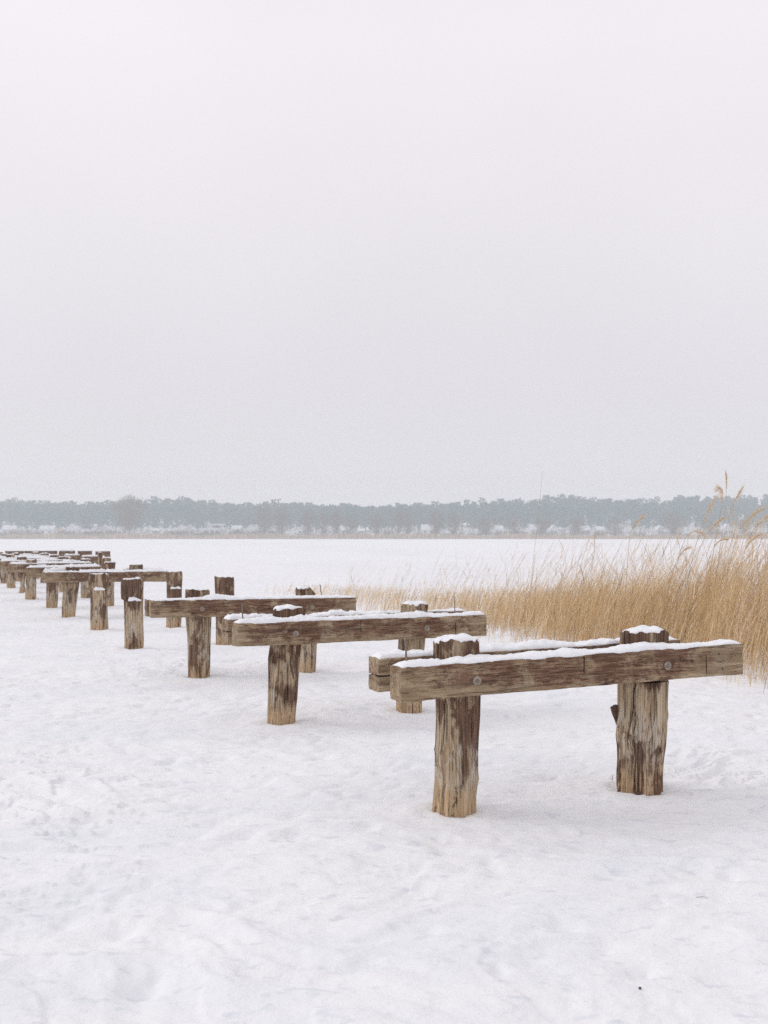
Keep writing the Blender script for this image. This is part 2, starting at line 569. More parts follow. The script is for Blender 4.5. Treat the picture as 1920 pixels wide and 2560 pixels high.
def post_mesh(seed, outline=None, ztop=1.0, nth=72, nz=90, chamfer=0.0, rough=1.0, rtop=None, lean=0.0, rad=0.13, notch=NOTCH, htop=HT, stain=None):
    r = np.random.default_rng(seed)
    if outline is None:
        outline = [(0, -rad + r.uniform(-.01, .01), rad), (notch, -rad + lean, rad + lean + r.uniform(-.015, .015)),
                   (ztop, -rad + lean * 1.3, rad + lean * 1.3)]
    oz = [o[0] for o in outline]
    oL = [o[1] for o in outline]
    oR = [o[2] for o in outline]
    zs = np.concatenate([[-0.12, -0.05], np.linspace(0, notch, nz), [notch + 0.0015], np.linspace(notch + 0.01, ztop, max(8, nz // 3))])
    th = np.linspace(0, 2 * np.pi, nth, endpoint=False)
    TH, Z = np.meshgrid(th, zs)
    L = np.interp(Z, oz, oL)
    Rr = np.interp(Z, oz, oR)
    cx, hx = (L + Rr) / 2, (Rr - L) / 2
    hy = np.full_like(hx, 0.125)
    c, s = np.cos(TH), np.sin(TH)
    n = rough * (0.075 * fbm(c * 1.6, s * 1.6, Z * 1.5, seed, 3) + 0.042 * fbm(c * 7, s * 7, Z * 1.3, seed + 20, 3)
                 + 0.012 * fbm(c * 22, s * 22, Z * 4, seed + 30, 2))
    crack = np.zeros_like(n)
    for k in range(int(r.integers(5, 9))):
        t0 = r.uniform(0, 2 * np.pi)
        z0, z1 = sorted(r.uniform(-0.1, 1.15, 2))
        if z1 - z0 < 0.35:
            z1 = z0 + 0.5
        tz = t0 + 0.09 * np.sin(Z * r.uniform(3, 8) + r.uniform(0, 6)) + 0.05 * fbm(Z * 6, 0 * Z, 0, seed + 50 + k, 2)
        d = np.abs((TH - tz + np.pi) % (2 * np.pi) - np.pi)
        wdt = r.uniform(0.02, 0.055) * (72 / nth) ** 0.5
        g = np.exp(-(d / wdt) ** 2) * np.clip((Z - z0) / 0.1, 0, 1) * np.clip((z1 - Z) / 0.1, 0, 1)
        crack = np.maximum(crack, g * r.uniform(0.5, 1.0))
    n = n - 0.19 * crack * rough
    x = cx + hx * c * (1 + n)
    y = hy * s * (1 + n)
    # flare of torn fibres at the waterline
    flare = rough * 0.10 * np.exp(-np.clip(Z, 0, None) / 0.04) * fbm(c * 9, s * 9, 0, seed + 7, 2)
    x += hx * c * flare
    y += hy * s * flare
    up = Z > notch + 0.001
    yw = htop + 0.003 * fbm(x * 40, Z * 5, 0, seed + 3, 2)
    y = np.where(up, np.clip(y, -yw, yw), y)
    if chamfer:
        lim = Rr - np.clip(Z - (ztop - chamfer), 0, None) * 0.85
        x = np.where(up, np.minimum(x, lim), x)
    Zo = Z.copy()
    top = np.clip((Z - (ztop - 0.06)) / 0.06, 0, 1)
    Zo += top * rough * 0.010 * fbm(x * 22, y * 22, 0, seed + 4, 3)
    v = [np.stack([x.ravel(), y.ravel(), Zo.ravel()], 1)]
    nr = len(zs)
    f = [grid_faces(nth, nr, True)]
    # cap
    last = (nr - 1) * nth
    cur_off = last
    tot = nr * nth
    xl, yl, zl = x[-1], y[-1], Zo[-1]
    mx, my, mz = xl.mean(), 0.0, zl.mean()
    capcr = [crack[-1]]
    for q in (0.96, 0.7, 0.35):
        xx = mx + (xl - mx) * q
        yy = my + (yl - my) * q
        zz = zl * q + mz * (1 - q) + rough * 0.004 * fbm(xx * 30, yy * 30, 0, seed + 9, 2) + (0.004 if q > .9 else 0)
        v.append(np.stack([xx, yy, zz], 1))
        i = np.arange(nth)
        j = (i + 1) % nth
        f.append(np.stack([cur_off + i, cur_off + j, tot + j, tot + i], 1))
        cur_off = tot
        tot += nth
        capcr.append(crack[-1] * q)
    v.append(np.array([[mx, my, mz]]))
    i = np.arange(nth)
    f.append(np.stack([cur_off + i, cur_off + (i + 1) % nth, np.full(nth, tot)], 1))
    cr = np.concatenate([crack.ravel()] + capcr[1:] + [np.zeros(1)])
    if stain is None:
        stain = [(0, r.uniform(-.10, -.03)), (.18, r.uniform(-.08, .07)), (.36, r.uniform(-.05, .12)), (.55, r.uniform(-.02, .13)), (.72, r.uniform(.03, .15)), (1.0, r.uniform(.08, .17))]
    VV = np.concatenate(v)
    sv = np.interp(VV[:, 2], [q[0] for q in stain], [q[1] for q in stain])
    me = make_mesh("post", VV, f, M_POST, True, {"crack": cr, "stain": sv})
    me.set_sharp_from_angle(angle=R(50))
    return me


def beam_mesh(seed, x0, x1, h=0.19, t=0.152, dz=0.0, cracked=None, step=0.02, cuts=()):
    """timber from x0 to x1, thickness t centred on y=0, lower edge z=0, tilted by dz over its length"""
    r = np.random.default_rng(seed)
    prof = []
    b = 0.004
    n1 = 9
    corners = [(-t / 2, 0), (t / 2, 0), (t / 2, h), (-t / 2, h)]
    for k in range(4):
        a, c = np.array(corners[k]), np.array(corners[(k + 1) % 4])
        d = (c - a) / np.linalg.norm(c - a)
        n = n1 if k % 2 else 7
        fr = np.linspace(0, 1, n)
        if cracked is not None and k in (1, 3):
            ck = 0.48 if k == 1 else 0.52
            fr = np.sort(np.concatenate([fr, [ck - .045, ck - .04, ck, ck + .04, ck + .045]]))
        prof += [a + d * b + (c - a - 2 * d * b) * q for q in fr]
    prof = np.array(prof)
    npf = len(prof)
    nx = max(8, int((x1 - x0) / step))
    u = np.linspace(0, 1, nx)
    for cx_ in cuts:
        q_ = (cx_ - x0) / (x1 - x0)
        e_ = 0.0024 / (x1 - x0)
        u = np.sort(np.concatenate([u, [q_ - 2 * e_, q_ - e_, q_, q_ + e_, q_ + 2 * e_]]))
    nx = len(u)
    U, K = np.meshgrid(np.arange(nx), np.arange(npf), indexing='ij')
    X = x0 + (x1 - x0) * u[U]
    Y = prof[K, 0]
    Z = prof[K, 1]
    cy, cz = Y, Z - h / 2
    nrm = np.hypot(cy, cz)
    w = 0.0045 * fbm(X * 1.5, Y * 9, Z * 9, seed, 3) + 0.0022 * fbm(X * 5, Y * 60, Z * 60, seed + 3, 2)
    edge = (np.abs(np.abs(cy) - t / 2) < 0.012) & (np.abs(np.abs(cz) - h / 2) < 0.012)
    w = w - np.where(edge, 0.004 * np.abs(fbm(X * 14, Y * 5, Z * 5, seed + 5, 3)), 0)
    crack = np.zeros_like(X)
    front = (K >= 0)
    for k in range(3):
        zc, xa = r.uniform(0.25, 0.8) * h, r.uniform(x0, x1)
        ln = r.uniform(0.15, 0.5)
        zz = zc + 0.01 * np.sin(X * 7 + k)
        g = np.exp(-((Z - zz) / 0.008) ** 2) * np.exp(-((X - xa) / ln) ** 4)
        crack = np.maximum(crack, 0.5 * g)
    for j_, cx_ in enumerate(cuts):        # short checks across the face
        zt_ = (1.0, .42) if j_ % 2 == 0 else (.62, .12)
        g = (np.abs(X - cx_) < 0.0026) & (Z < h * zt_[0]) & (Z > h * zt_[1])
        crack = np.where(g, 1.0, crack)
        w = w - np.where(g, 0.008, 0)
    if cracked is not None:      # split running in from the left end at mid height
        side = np.abs(np.abs(cy) - t / 2) < 0.001
        g = np.clip((cracked - (X - x0)) / cracked, 0, 1)
        near = np.abs(Z - h * 0.48) < 0.003
        inset = np.where(side & near, 0.05 * g ** .5, 0)
        Y = Y - np.sign(cy) * inset
        crack = np.where(side & near, np.maximum(crack, np.minimum(1, g * 3)), crack)
    Y = Y + cy / nrm * w
    Z = Z + cz / nrm * w
    Z = Z + dz * (X - (x0 + x1) / 2) / (x1 - x0)
    v = [np.stack([X.ravel(), Y.ravel(), Z.ravel()], 1)]
    # (rows = stations along x, columns = profile, wrapped)
    f = [grid_faces(npf, nx, True)]
    tot = nx * npf
    cr = [crack.ravel()]
    for end, row in ((-1, 0), (1, nx - 1)):
        ring = v[0][row * npf:(row + 1) * npf]
        prev = row * npf
        cen = ring.mean(0)
        for q in (0.985, 0.5):
            rr = cen + (ring - cen) * q
            rr[:, 0] += end * 0.001 + 0.002 * fbm(rr[:, 1] * 60, rr[:, 2] * 60, 0, seed + 8, 2)
            if cracked is not None and end < 0:
                rr[:, 0] += 0.05 * (np.abs(rr[:, 2] - cen[2] + .004) < 0.005)
            v.append(rr)
            i = np.arange(npf)
            j = (i + 1) % npf
            f.append(np.stack([prev + i, prev + j, tot + j, tot + i], 1) if end > 0 else np.stack([prev + j, prev + i, tot + i, tot + j], 1))
            prev = tot
            tot += npf
            cr.append(cr[0][row * npf:(row + 1) * npf])
        c = cen.copy()
        c[0] += end * 0.001
        v.append(c[None])
        i = np.arange(npf)
        f.append(np.stack([prev + i, prev + (i + 1) % npf, np.full(npf, tot)], 1) if end > 0
                 else np.stack([prev + (i + 1) % npf, prev + i, np.full(npf, tot)], 1))
        tot += 1
        cr.append(np.zeros(1))
    V = np.concatenate(v)
    F = [np.asarray(a)[:, ::-1] for a in f]
    me = make_mesh("beam", V, F, M_BEAM, True, {"crack": np.concatenate(cr)})
    me.set_sharp_from_angle(angle=R(40))
    return me


def snow_strip(seed, x0, x1, half, thick, dz=0.0, res=0.012, heaps=(), shape=None, bare=0.0):
    """lump of snow lying on a rectangle (origin on the surface); heaps = (x, y, radius, height)"""
    nx = max(6, int((x1 - x0) / res))
    ny = 15
    U, V = np.meshgrid(np.linspace(0, 1, nx), np.linspace(-1, 1, ny))
    X = x0 + (x1 - x0) * U
    ex = 1 + 0.07 * fbm(X * 9, V * 0, 0, seed + 2, 3)
    cut = 0.13 * fbm(X * 9, np.sign(V) * 3, 0, seed + 4, 3) - 0.05 * np.sign(V)
    Y = half * (V * (0.95 * ex) + cut * np.abs(V))
    endd = np.minimum(X - x0, x1 - X)
    fall = (1 - np.abs(V) ** 3.2)
    fe = np.clip(endd / 0.03, 0, 1) ** 0.5
    th = thick * (0.85 + 0.55 * fbm(X * 3.0, Y * 6, 0, seed, 3) + 0.42 * fbm(X * 14, Y * 18, 0, seed + 1, 3) + 0.22 * fbm(X * 45, Y * 45, 0, seed + 11, 2))
    if bare:
        th *= np.clip(0.25 + 1.3 * (fbm(X * 2.2, 0 * X, 0, seed + 6, 2) + 0.7 - bare), 0.1, 1.1)
    th = np.clip(th, 0.004, None)
    Hh = th * np.clip(fall, 0, 1) ** 0.55 * fe
    for hx, hy, hr, hh in heaps:
        Hh += hh * np.exp(-((X - hx) ** 2 + (Y - hy) ** 2 * 1.5) / hr ** 2) * np.clip(fall, 0, 1) ** .4 * fe
    tilt = dz * (X - (x0 + x1) / 2) / max(x1 - x0, 1e-6)
    if shape is not None:
        X, Y = shape(X, Y)
    top = np.stack([X.ravel(), Y.ravel(), (Hh + tilt + 0.002).ravel()], 1)
    bot = np.stack([X.ravel(), Y.ravel(), (tilt - 0.006 + 0 * Hh).ravel()], 1)
    f1 = grid_faces(nx, ny)
    n = nx * ny
    f2 = grid_faces(nx, ny, off=n)[:, ::-1]
    rim = np.concatenate([np.arange(nx), np.arange(1, ny) * nx + nx - 1, (ny - 1) * nx + np.arange(nx - 1)[::-1], np.arange(ny - 1)[:0:-1] * nx])
    rj = np.roll(rim, -1)
    f3 = np.stack([rim, rim + n, rj + n, rj], 1)
    return make_mesh("snow_cap", np.concatenate([top, bot]), [f1, f2, f3], M_SNOW)


def disc_cap(seed, cx, rx, ry, thick, lobes=None):
    """oval snow cushion"""
    nr, nt = 10, 40
    Rr, T = np.meshgrid(np.linspace(0.04, 1, nr), np.linspace(0, 2 * np.pi, nt, endpoint=False), indexing='ij')
    wob = 1 + 0.10 * fbm(np.cos(T) * 2.5, np.sin(T) * 2.5, 0, seed, 3) * Rr - 0.03
    c, s = np.cos(T), np.sin(T)
    p = 0.55
    X = cx + rx * Rr * wob * np.sign(c) * np.abs(c) ** p
    Y = ry * Rr * wob * np.sign(s) * np.abs(s) ** p
    H = thick * np.clip(1 - Rr ** 4, 0, 1) ** 0.6 * (0.75 + 0.5 * fbm(X * 16, Y * 16, 0, seed + 1, 3))
    if lobes:
        for lx, lr, lh in lobes:
            H = H + lh * np.exp(-((X - lx) / lr) ** 2) * np.clip(1 - Rr ** 4, 0, 1)
    top = np.stack([X.ravel(), Y.ravel(), (H + 0.001).ravel()], 1)
    n = nr * nt
    ring = top[-nt:].copy()
    ring[:, 2] = -0.012
    f = [grid_faces(nt, nr, True)]
    i = np.arange(nt)
    j = (i + 1) % nt
    f.append(np.stack([n - nt + i, n - nt + j, n + j, n + i], 1))
    V = np.concatenate([top, ring, [[cx, 0, H[0].mean() + 0.001]], [[cx, 0, -0.012]]])
    f.append(np.stack([np.full(nt, n + nt), j, i], 1)[:, ::-1][:, [0, 1, 2]])
    f.append(np.stack([np.full(nt, n + nt + 1), n + j, n + i], 1))
    return make_mesh("snow_cap", V, f, M_SNOW)


def lathe(profile, n=24, mat=None, name="washer"):
    th = np.linspace(0, 2 * np.pi, n, endpoint=False)
    V, F = [], []
    for r_, y_ in profile:
        V.append(np.stack([r_ * np.cos(th), np.full(n, y_), r_ * np.sin(th)], 1))
    V.append(np.array([[0, profile[-1][1], 0]]))
    F = [grid_faces(n, len(profile), True)]
    k = (len(profile) - 1) * n
    i = np.arange(n)
    F.append(np.stack([k + i, k + (i + 1) % n, np.full(n, len(profile) * n)], 1))
    me = make_mesh(name, np.concatenate(V), F, mat)
    me.set_sharp_from_angle(angle=R(35))
    return me


WASHER = lathe([(0.0262, 0.002), (0.0262, -0.003), (0.0245, -0.0045), (0.013, -0.0045), (0.012, -0.003), (0.0105, -0.003)], 28, M_STEEL, "washer")
NUT = lathe([(0.0095, -0.002), (0.0095, -0.011), (0.0085, -0.0125), (0.0045, -0.0125), (0.0045, -0.018), (0.0038, -0.019)], 6, M_STEEL, "nut")


def tube_mesh(name, pts, radii, n=8, mat=None):
    pts = np.array(pts, float)
    V, m = [], len(pts)
    for i in range(m):
        d = pts[min(i + 1, m - 1)] - pts[max(i - 1, 0)]
        d /= np.linalg.norm(d)
        a = np.cross(d, [0.3, 1, 0.2])
        a /= np.linalg.norm(a)
        b = np.cross(d, a)
        th = np.linspace(0, 2 * np.pi, n, endpoint=False)
        V.append(pts[i] + radii[i] * (np.cos(th)[:, None] * a + np.sin(th)[:, None] * b))
    V.append(pts[:1])
    V.append(pts[-1:])
    f = [grid_faces(n, m, True)]
    i = np.arange(n)
    j = (i + 1) % n
    f.append(np.stack([j, i, np.full(n, m * n)], 1))
    f.append(np.stack([(m - 1) * n + i, (m - 1) * n + j, np.full(n, m * n + 1)], 1))
    return make_mesh(name, np.concatenate(V), f, mat)


# ------------------------------------------------------------------ the pier remains
def add_post(root, x, seed, detail, cap=0.03, lobes=None, label=None, **kw):
    """pile standing at local x; returns the post"""
    nth, nz = {3: (180, 150), 2: (120, 90), 1: (48, 36), 0: (24, 14)}[detail]
    me = post_mesh(seed, nth=nth, nz=nz, **kw)
    p = link("post", me, root, (x, 0, 0))
    if label:
        p["label"] = label
    a = np.empty(len(me.vertices) * 3)
    me.vertices.foreach_get("co", a)
    a = a.reshape(-1, 3)
    tp = a[a[:, 2] > a[:, 2].max() - 0.03]
    lx, rx = tp[:, 0].min(), tp[:, 0].max()
    if kw.get("chamfer"):
        rx = lx + (rx - lx) * 0.86
    if cap:
        c = disc_cap(seed + 5, (lx + rx) / 2, (rx - lx) / 2 * 0.93, kw.get("htop", HT) * 0.95, cap, lobes)
        link("snow_cap", c, p, (0, 0, kw.get("ztop", 1.0) + 0.001))
    return p


def add_beam(root, seed, x0, x1, yc, zt0, zt1, snow=0.03, cracked=None, heaps=(), washers=(), holes=(), detail=2, bare=0.0, h=0.19, t=0.152, cuts=()):
    dz = zt1 - zt0
    base = (zt0 + zt1) / 2 - h
    # keep the beam's object origin on the bent's centre so that its ends read alike
    me = beam_mesh(seed, x0, x1, h, t, dz, cracked, 0.014 if detail > 1 else 0.05, cuts)
    b = link("beam", me, root, (0, yc, base))
    xm = (x0 + x1) / 2
    if snow:
        s = snow_strip(seed + 77, x0 + 0.006, x1 - 0.008, t / 2, snow, dz, 0.009 if detail > 1 else 0.04, heaps, None, bare)
        link("snow_cap", s, b, (0, 0, h))
    for wx in washers:
        w = link("washer", WASHER, b, (wx, -t / 2 - 0.001, h * 0.47 + dz * (wx - xm) / (x1 - x0)))
        w.rotation_euler = (0, random.uniform(0, 1), 0)
    for wx in washers:
        nt = link("bolt", NUT, b, (wx + 0.001, -t / 2 - 0.003, h * 0.47 + dz * (wx - xm) / (x1 - x0)))
        nt.rotation_euler = (0, random.uniform(0, 1), 0)
    for hx, hz in holes:
        me = lathe([(0.0062, 0.0), (0.006, -0.0012), (0.004, -0.0005)], 12, M_STONE, "bolt_hole")
        link("bolt_hole", me, b, (hx, -t / 2 - 0.0008, hz))
    return b


def bent_root(mid, ang, label):
    o = bpy.data.objects.new("pier_bent", None)
    o.empty_display_size = 0.3
    COL.objects.link(o)
    o.location = (mid[0], mid[1], 0)
    o.rotation_euler = (0, 0, R(ang))
    return tag(o, label, "pier frame", "timber frames of the ruined pier")


def site(mid, ang, x):
    POST_SITES.append((mid[0] + x * math.cos(R(ang)), mid[1] + x * math.sin(R(ang))))


# --- first frame, nearest
mid, ang = (0.998, 6.381), 22.8
b1 = bent_root(mid, ang, "nearest and largest pier frame, two beams bolted across two thick weathered posts")
site(mid, ang, -.64)
site(mid, ang, .64)
add_post(b1, -.635, 101, 3, 0.026, [(-0.05, .05, .006), (0.06, .04, .006)], "split dark topped post with pale grey lower half",
         ztop=1.0, rough=1.1, stain=[(0, -.12), (.17, -.09), (.28, .02), (.40, .03), (.5, .07), (.7, .09), (1, .15)], outline=[(-.1, -.128, .127), (0, -.128, .127), (.026, -.13, .125), (.10, -.122, .124), (.158, -.117, .133),
                            (.20, -.114, .144), (.25, -.113, .137), (.351, -.115, .131), (.37, -.119, .131), (.40, -.111, .131), (.519, -.105, .131),
                            (.66, -.107, .133), (.76, -.124, .134), (1.0, -.128, .134)])
add_post(b1, .64, 102, 3, 0.03, [(0.03, .06, .008)], "thick pale post with long vertical crack", ztop=1.003, rough=0.95, stain=[(0, .03), (.1, .08), (.22, .10), (.29, .09), (.34, -.02), (.42, -.10), (.62, -.10), (.68, -.01), (.75, .05), (1, .14)],
         outline=[(-.1, -.14, .136), (.016, -.139, .138), (.133, -.137, .143), (.2125, -.131, .151), (.29, -.134, .167), (.36, -.1435, .177),
                  (.40, -.137, .180), (.447, -.131, .179), (.48, -.128, .187), (.50, -.127, .1875), (.53, -.124, .181), (.667, -.1215, .1825), (.72, -.112, .187), (1.01, -.11, .1875)])
add_beam(b1, 111, -1.08, 1.252, -.159, .889, .930, .016, None,
         [(-.62, .05, .11, .020), (-.9, .02, .1, .010), (.38, 0, .08, .012), (.56, .03, .12, .022), (.02, .03, .07, .012), (-.2, .02, .09, .008)],
         (-.62, .676), [(.856, .115), (1.066, .155), (1.091, .062)], 3, cuts=(.085, .97))
add_beam(b1, 112, -1.081, 1.02, .156, .905, .935, .022, .42, [(-.3, 0, .1, .008)], (), (), 3)
rod = tube_mesh("steel_rod", [(0, 0, -.19), (0, 0, 0), (-.004, 0, .10), (-.010, 0, .165)], [.0055, .0055, .0055, .0055], 10, M_ROD)
link("steel_rod", rod, b1, (-1.018, -.165, .89))
spl = tube_mesh("splinter", [(0, 0, 0), (.004, 0, -.08), (.001, 0, -.16), (.006, .0, -.20)], [.016, .014, .010, .002], 6, M_DARKWOOD)
link("splinter", spl, b1, (-.635 + .122, .02, .72))
blk = beam_mesh(7, -.06, .06, .045, .03, 0, None, 0.02)
blk.materials[0] = M_DARKWOOD
o = link("wood_stub", blk, b1, (.64 - .128, .08, .475))
o.rotation_euler = (0, R(68), 0)
knot = tube_mesh("knot", [(0, 0, 0), (0, -.02, .004), (0, -.03, .0)], [.026, .022, .004], 8, M_DARKWOOD)
link("knot", knot, b1, (.64 - .082, -.105, .016))

# --- second frame
mid, ang = (-.321, 9.311), 26.8
b2 = bent_root(mid, ang, "second pier frame from the front, two mounds of snow on its leaning left post")
site(mid, ang, -.61)
site(mid, ang, .61)
add_post(b2, -.612, 201, 3, 0.022, [(-0.055, .045, .012), (0.075, .04, .017)], "leaning left post with snow in two mounds", ztop=.985, rough=1.0, stain=[(0, -.09), (.12, -.02), (.25, .05), (.4, .07), (.65, .10), (1, .13)],
         outline=[(-.1, -.117, .105), (0, -.117, .105), (.117, -.115, .116), (.256, -.111, .133), (.43, -.11, .146), (.57, -.108, .161),
                  (.674, -.094, .17), (.72, -.075, .200), (1.0, -.068, .206)])
add_post(b2, .612, 202, 2, 0.028, None, None, ztop=.985, outline=[(-.1, -.105, .10), (0, -.105, .10), (.3, -.11, .112), (.7, -.09, .15), (1, -.06, .18)])
add_beam(b2, 211, -1.082, 1.285, -.159, .894, .887, .024, None,
         [(-.5, .05, .06, .040), (-.35, .04, .12, .018), (.62, .05, .13, .028), (.2, .05, .1, .014), (-.85, 0, .1, .012)],
         (-.58, .665), [(.90, .10), (1.09, .145), (1.10, .055)], 3, cuts=(.02, .96))
add_beam(b2, 212, -1.062, 1.281, .156, .900, .905, .024, .02, [(-.9, 0, .15, .01), (.0, 0, .2, .01)], (), (), 2)
link("steel_rod", tube_mesh("steel_rod", [(0, 0, -.2), (0, 0, 0), (-.007, 0, .16)], [.0055] * 3, 8, M_ROD), b2, (-1.016, -.16, .90))
link("steel_rod", tube_mesh("steel_rod", [(0, 0, -.05), (0, 0, 0), (0, 0, .15)], [.004] * 3, 8, M_ROD), b2, (1.025, -.11, .905))

# --- third frame
mid, ang = (-1.486, 12.182), 21.0
b3 = bent_root(mid, ang, "third pier frame from the front, its right post cut off at a slant")
site(mid, ang, -.632)
site(mid, ang, .632)
add_post(b3, -.632, 301, 2, 0.016, None, None, ztop=1.0, stain=[(0, -.04), (.2, .06), (.35, .10), (.45, -.02), (.62, -.05), (.7, .06), (1, .12)],
         outline=[(-.1, -.115, .117), (0, -.115, .117), (.35, -.127, .124), (.5, -.133, .127), (.69, -.146, .13), (.72, -.157, .11), (1, -.157, .108)])
add_post(b3, .632, 302, 2, 0.022, None, "post with slanted top", ztop=1.0, chamfer=.12,
         outline=[(-.1, -.08, .08), (0, -.085, .085), (.4, -.10, .11), (.7, -.125, .12), (1, -.135, .125)])
add_beam(b3, 311, -1.201, 1.153, -.159, .905, .887, .022, None, [(-.52, .05, .13, .03), (.62, .05, .2, .014), (.05, 0, .08, .012)],
         (-.648, .623), [(.80, .10), (.97, .14), (.99, .05)], 2)
add_beam(b3, 312, -1.202, 1.10, .156, .897, .890, .016, None, [], (), (), 2, 0.3)
link("steel_rod", tube_mesh("steel_rod", [(0, 0, -.05), (0, 0, 0), (-.018, 0, .13)], [.0055] * 3, 8, M_ROD), b3, (.845, .12, .90))
spl2 = tube_mesh("splinter", [(0, 0, 0), (.004, 0, -.05), (.008, 0, -.09)], [.012, .008, .002], 6, M_DARKWOOD)
link("splinter", spl2, b3, (-.632 + .112, -.03, .62))


# --- four posts that have lost their beams
def lone_post(x, y, ang, seed, label, detail=2, ledge=0.03, cap=.022, **kw):
    o = bpy.data.objects.new("notched_post", None)
    o.empty_display_size = 0.2
    COL.objects.link(o)
    o.location = (x, y, 0)
    o.rotation_euler = (0, 0, R(ang))
    tag(o, label, "post", "notched pier posts without beams")
    POST_SITES.append((x, y))
    add_post(o, 0, seed, detail, cap, None, None, **kw)
    if ledge:
        oL = kw.get("outline")
        s = disc_cap(seed + 9, 0.004, .088, .028, ledge)
        link("snow_cap", s, o, (0, -.104, kw.get("notch", NOTCH) + 0.004))
    return o


lone_post(-3.535, 15.04, 16, 401, "tall notched post with snow on top and on its shoulder, left of the third frame", 2, .055, .03, ztop=.99,
          outline=[(-.1, -.125, .12), (0, -.125, .12), (.4, -.128, .128), (.7, -.135, .135), (.72, -.168, .135), (1, -.172, .125)])
lone_post(-2.34, 15.59, 24.7, 402, "tall square topped post standing behind the third frame's beam", 2, .02, .010, ztop=1.0,
          outline=[(-.1, -.12, .12), (0, -.12, .12), (.68, -.13, .14), (.7, -.13, .145), (1, -.145, .14)])
lone_post(-4.834, 18.034, 18, 403, "notched post with a white snow mound on its shoulder, before the long beam", 2, .045, 0.01, ztop=.965,
          outline=[(-.1, -.13, .145), (0, -.13, .145), (.69, -.145, .135), (.70, -.19, .155), (.97, -.20, .16)])
lone_post(-3.652, 18.5, 21.7, 404, "notched post hiding the right end of the long beam behind it", 2, .03, .012, ztop=.985,
          outline=[(-.1, -.13, .13), (0, -.125, .12), (.3, -.128, .135), (.7, -.13, .135), (1, -.13, .15)])

# --- the frames further out
b6 = bent_root((-5.557, 21.02), 23.5, "pier frame with the long snow lined beam behind the four notched posts")
site((-5.557, 21.02), 23.5, -.65)
add_post(b6, -.651, 601, 2, .05, None, "post leaning right, narrower at its foot", ztop=1.0, outline=[(-.1, -.12, .12), (0, -.12, .12), (.35, -.115, .16), (.68, -.09, .20), (1, -.05, .21)])
add_post(b6, .651, 602, 1, .02, None, None, ztop=1.03)
add_beam(b6, 611, -1.12, 1.282, -.159, .912, .895, .035, None, [], (-.586, .62), (), 2, h=.2)
add_beam(b6, 612, -1.12, 1.25, .156, .91, .90, .05, None, [], (), (), 1)

far_frames = [
    # mid, angle, half spacing, beam ends, top heights, seed, label
    ((-6.816, 23.845), 19.1, .613, -1.146, .44, .915, .925, 700, "pier frame just beyond the long beam, its bare right post top standing clear"),
    ((-8.263, 27.025), 22.5, .673, -1.134, .80, .916, .930, 800, "pier frame second beyond the long beam, snow piled over its right post"),
    ((-9.602, 29.973), 21.9, .565, -1.111, .75, .916, .930, 900, "pier frame third beyond the long beam with a crooked thin left post"),
    ((-10.883, 32.987), 23.0, .639, -1.09, 1.1, .919, .925, 1000, "pier frame fourth beyond the long beam, its pale left post at the picture's left edge"),
    ((-12.2, 36.1), 22.5, .64, -1.1, 1.1, .91, .92, 1100, "pier frame fifth beyond the long beam, cut by the left edge"),
    ((-13.5, 39.2), 22.5, .64, -1.1, 1.1, .91, .92, 1200, "pier frame sixth beyond the long beam, half out of the picture"),
]
for mid, ang, hs, x0, x1, z0, z1, seed, label in far_frames:
    b = bent_root(mid, ang, label)
    site(mid, ang, -hs)
    site(mid, ang, hs)
    thin = seed == 900
    if thin:
        ol = [(-.1, -.10, .09), (0, -.09, .09), (.25, -.04, .07), (.45, -.10, .10), (.7, -.12, .14), (1, -.13, .13)]
        add_post(b, -hs, seed + 1, 1, .03, None, None, ztop=1.02, outline=ol)
    else:
        add_post(b, -hs, seed + 1, 1, .03, None, None, ztop=1.0 + (seed % 7) * .005, lean=random.uniform(-.02, .03))
    add_post(b, hs, seed + 2, 1, .03, None, None, ztop=1.01, lean=random.uniform(-.02, .03))
    add_beam(b, seed + 11, x0, x1, -.159, z0, z1, .036, None, [], (), (), 1, h=.21)
    add_beam(b, seed + 12, x0 + random.uniform(-.05, .1), x1 - .02 if seed == 700 else x1 + random.uniform(-.1, .1), .156, z0 - .005, z1, .04, None, [(0.3, 0, .3, .02)], (), (), 1)

# --- the wider head of the pier, mostly end on and jumbled
head = [
    # x, y, angle, beam half length, post offsets, post top, snow, seed, label
    (-8.06, 30.9, 20, 0, (0,), .97, .030, 1301, "dark square post at the right side of the pier head, nearest of that cluster"),
    (-9.07, 34.0, 20, 0, (0,), 1.09, .012, 1302, "slim tall post at the right of the pier head, taller than the square one"),
    (-10.0, 36.2, 18, .30, (.0,), .88, .035, 1303, "short dark beam on one post at the right of the pier head"),
    (-11.26, 38.4, 14, .27, (0,), .88, .05, 1304, "snow heaped short beam in the middle of the pier head"),
    (-11.85, 38.0, 12, .20, (0,), .90, .04, 1305, "short block of timber under a snow slab, left of the snow heaped beam"),
    (-12.95, 49.0, 8, .30, (-.2, .2), .90, .012, 1306, "rearmost right frame of the pier head, low and dark"),
    (-14.06, 50.0, 6, .29, (-.15, .15), .90, .012, 1307, "dark rearmost beam right of centre at the pier head"),
    (-14.9, 50.0, 10, .34, (-.2, .2), .90, .06, 1308, "rearmost snow covered block between two dark beams of the pier head"),
    (-16.2, 50.2, 2, .70, (-.5, .5), .90, .008, 1309, "longest dark rearmost beam of the pier head"),
    (-17.3, 49.8, -10, .34, (-.2, .2), .90, .008, 1310, "leftmost dark rearmost beam of the pier head"),
    (-12.98, 37.5, 15, 0, (0,), 1.0, .03, 1311, "single dark post rising through the left of the pier head"),
]
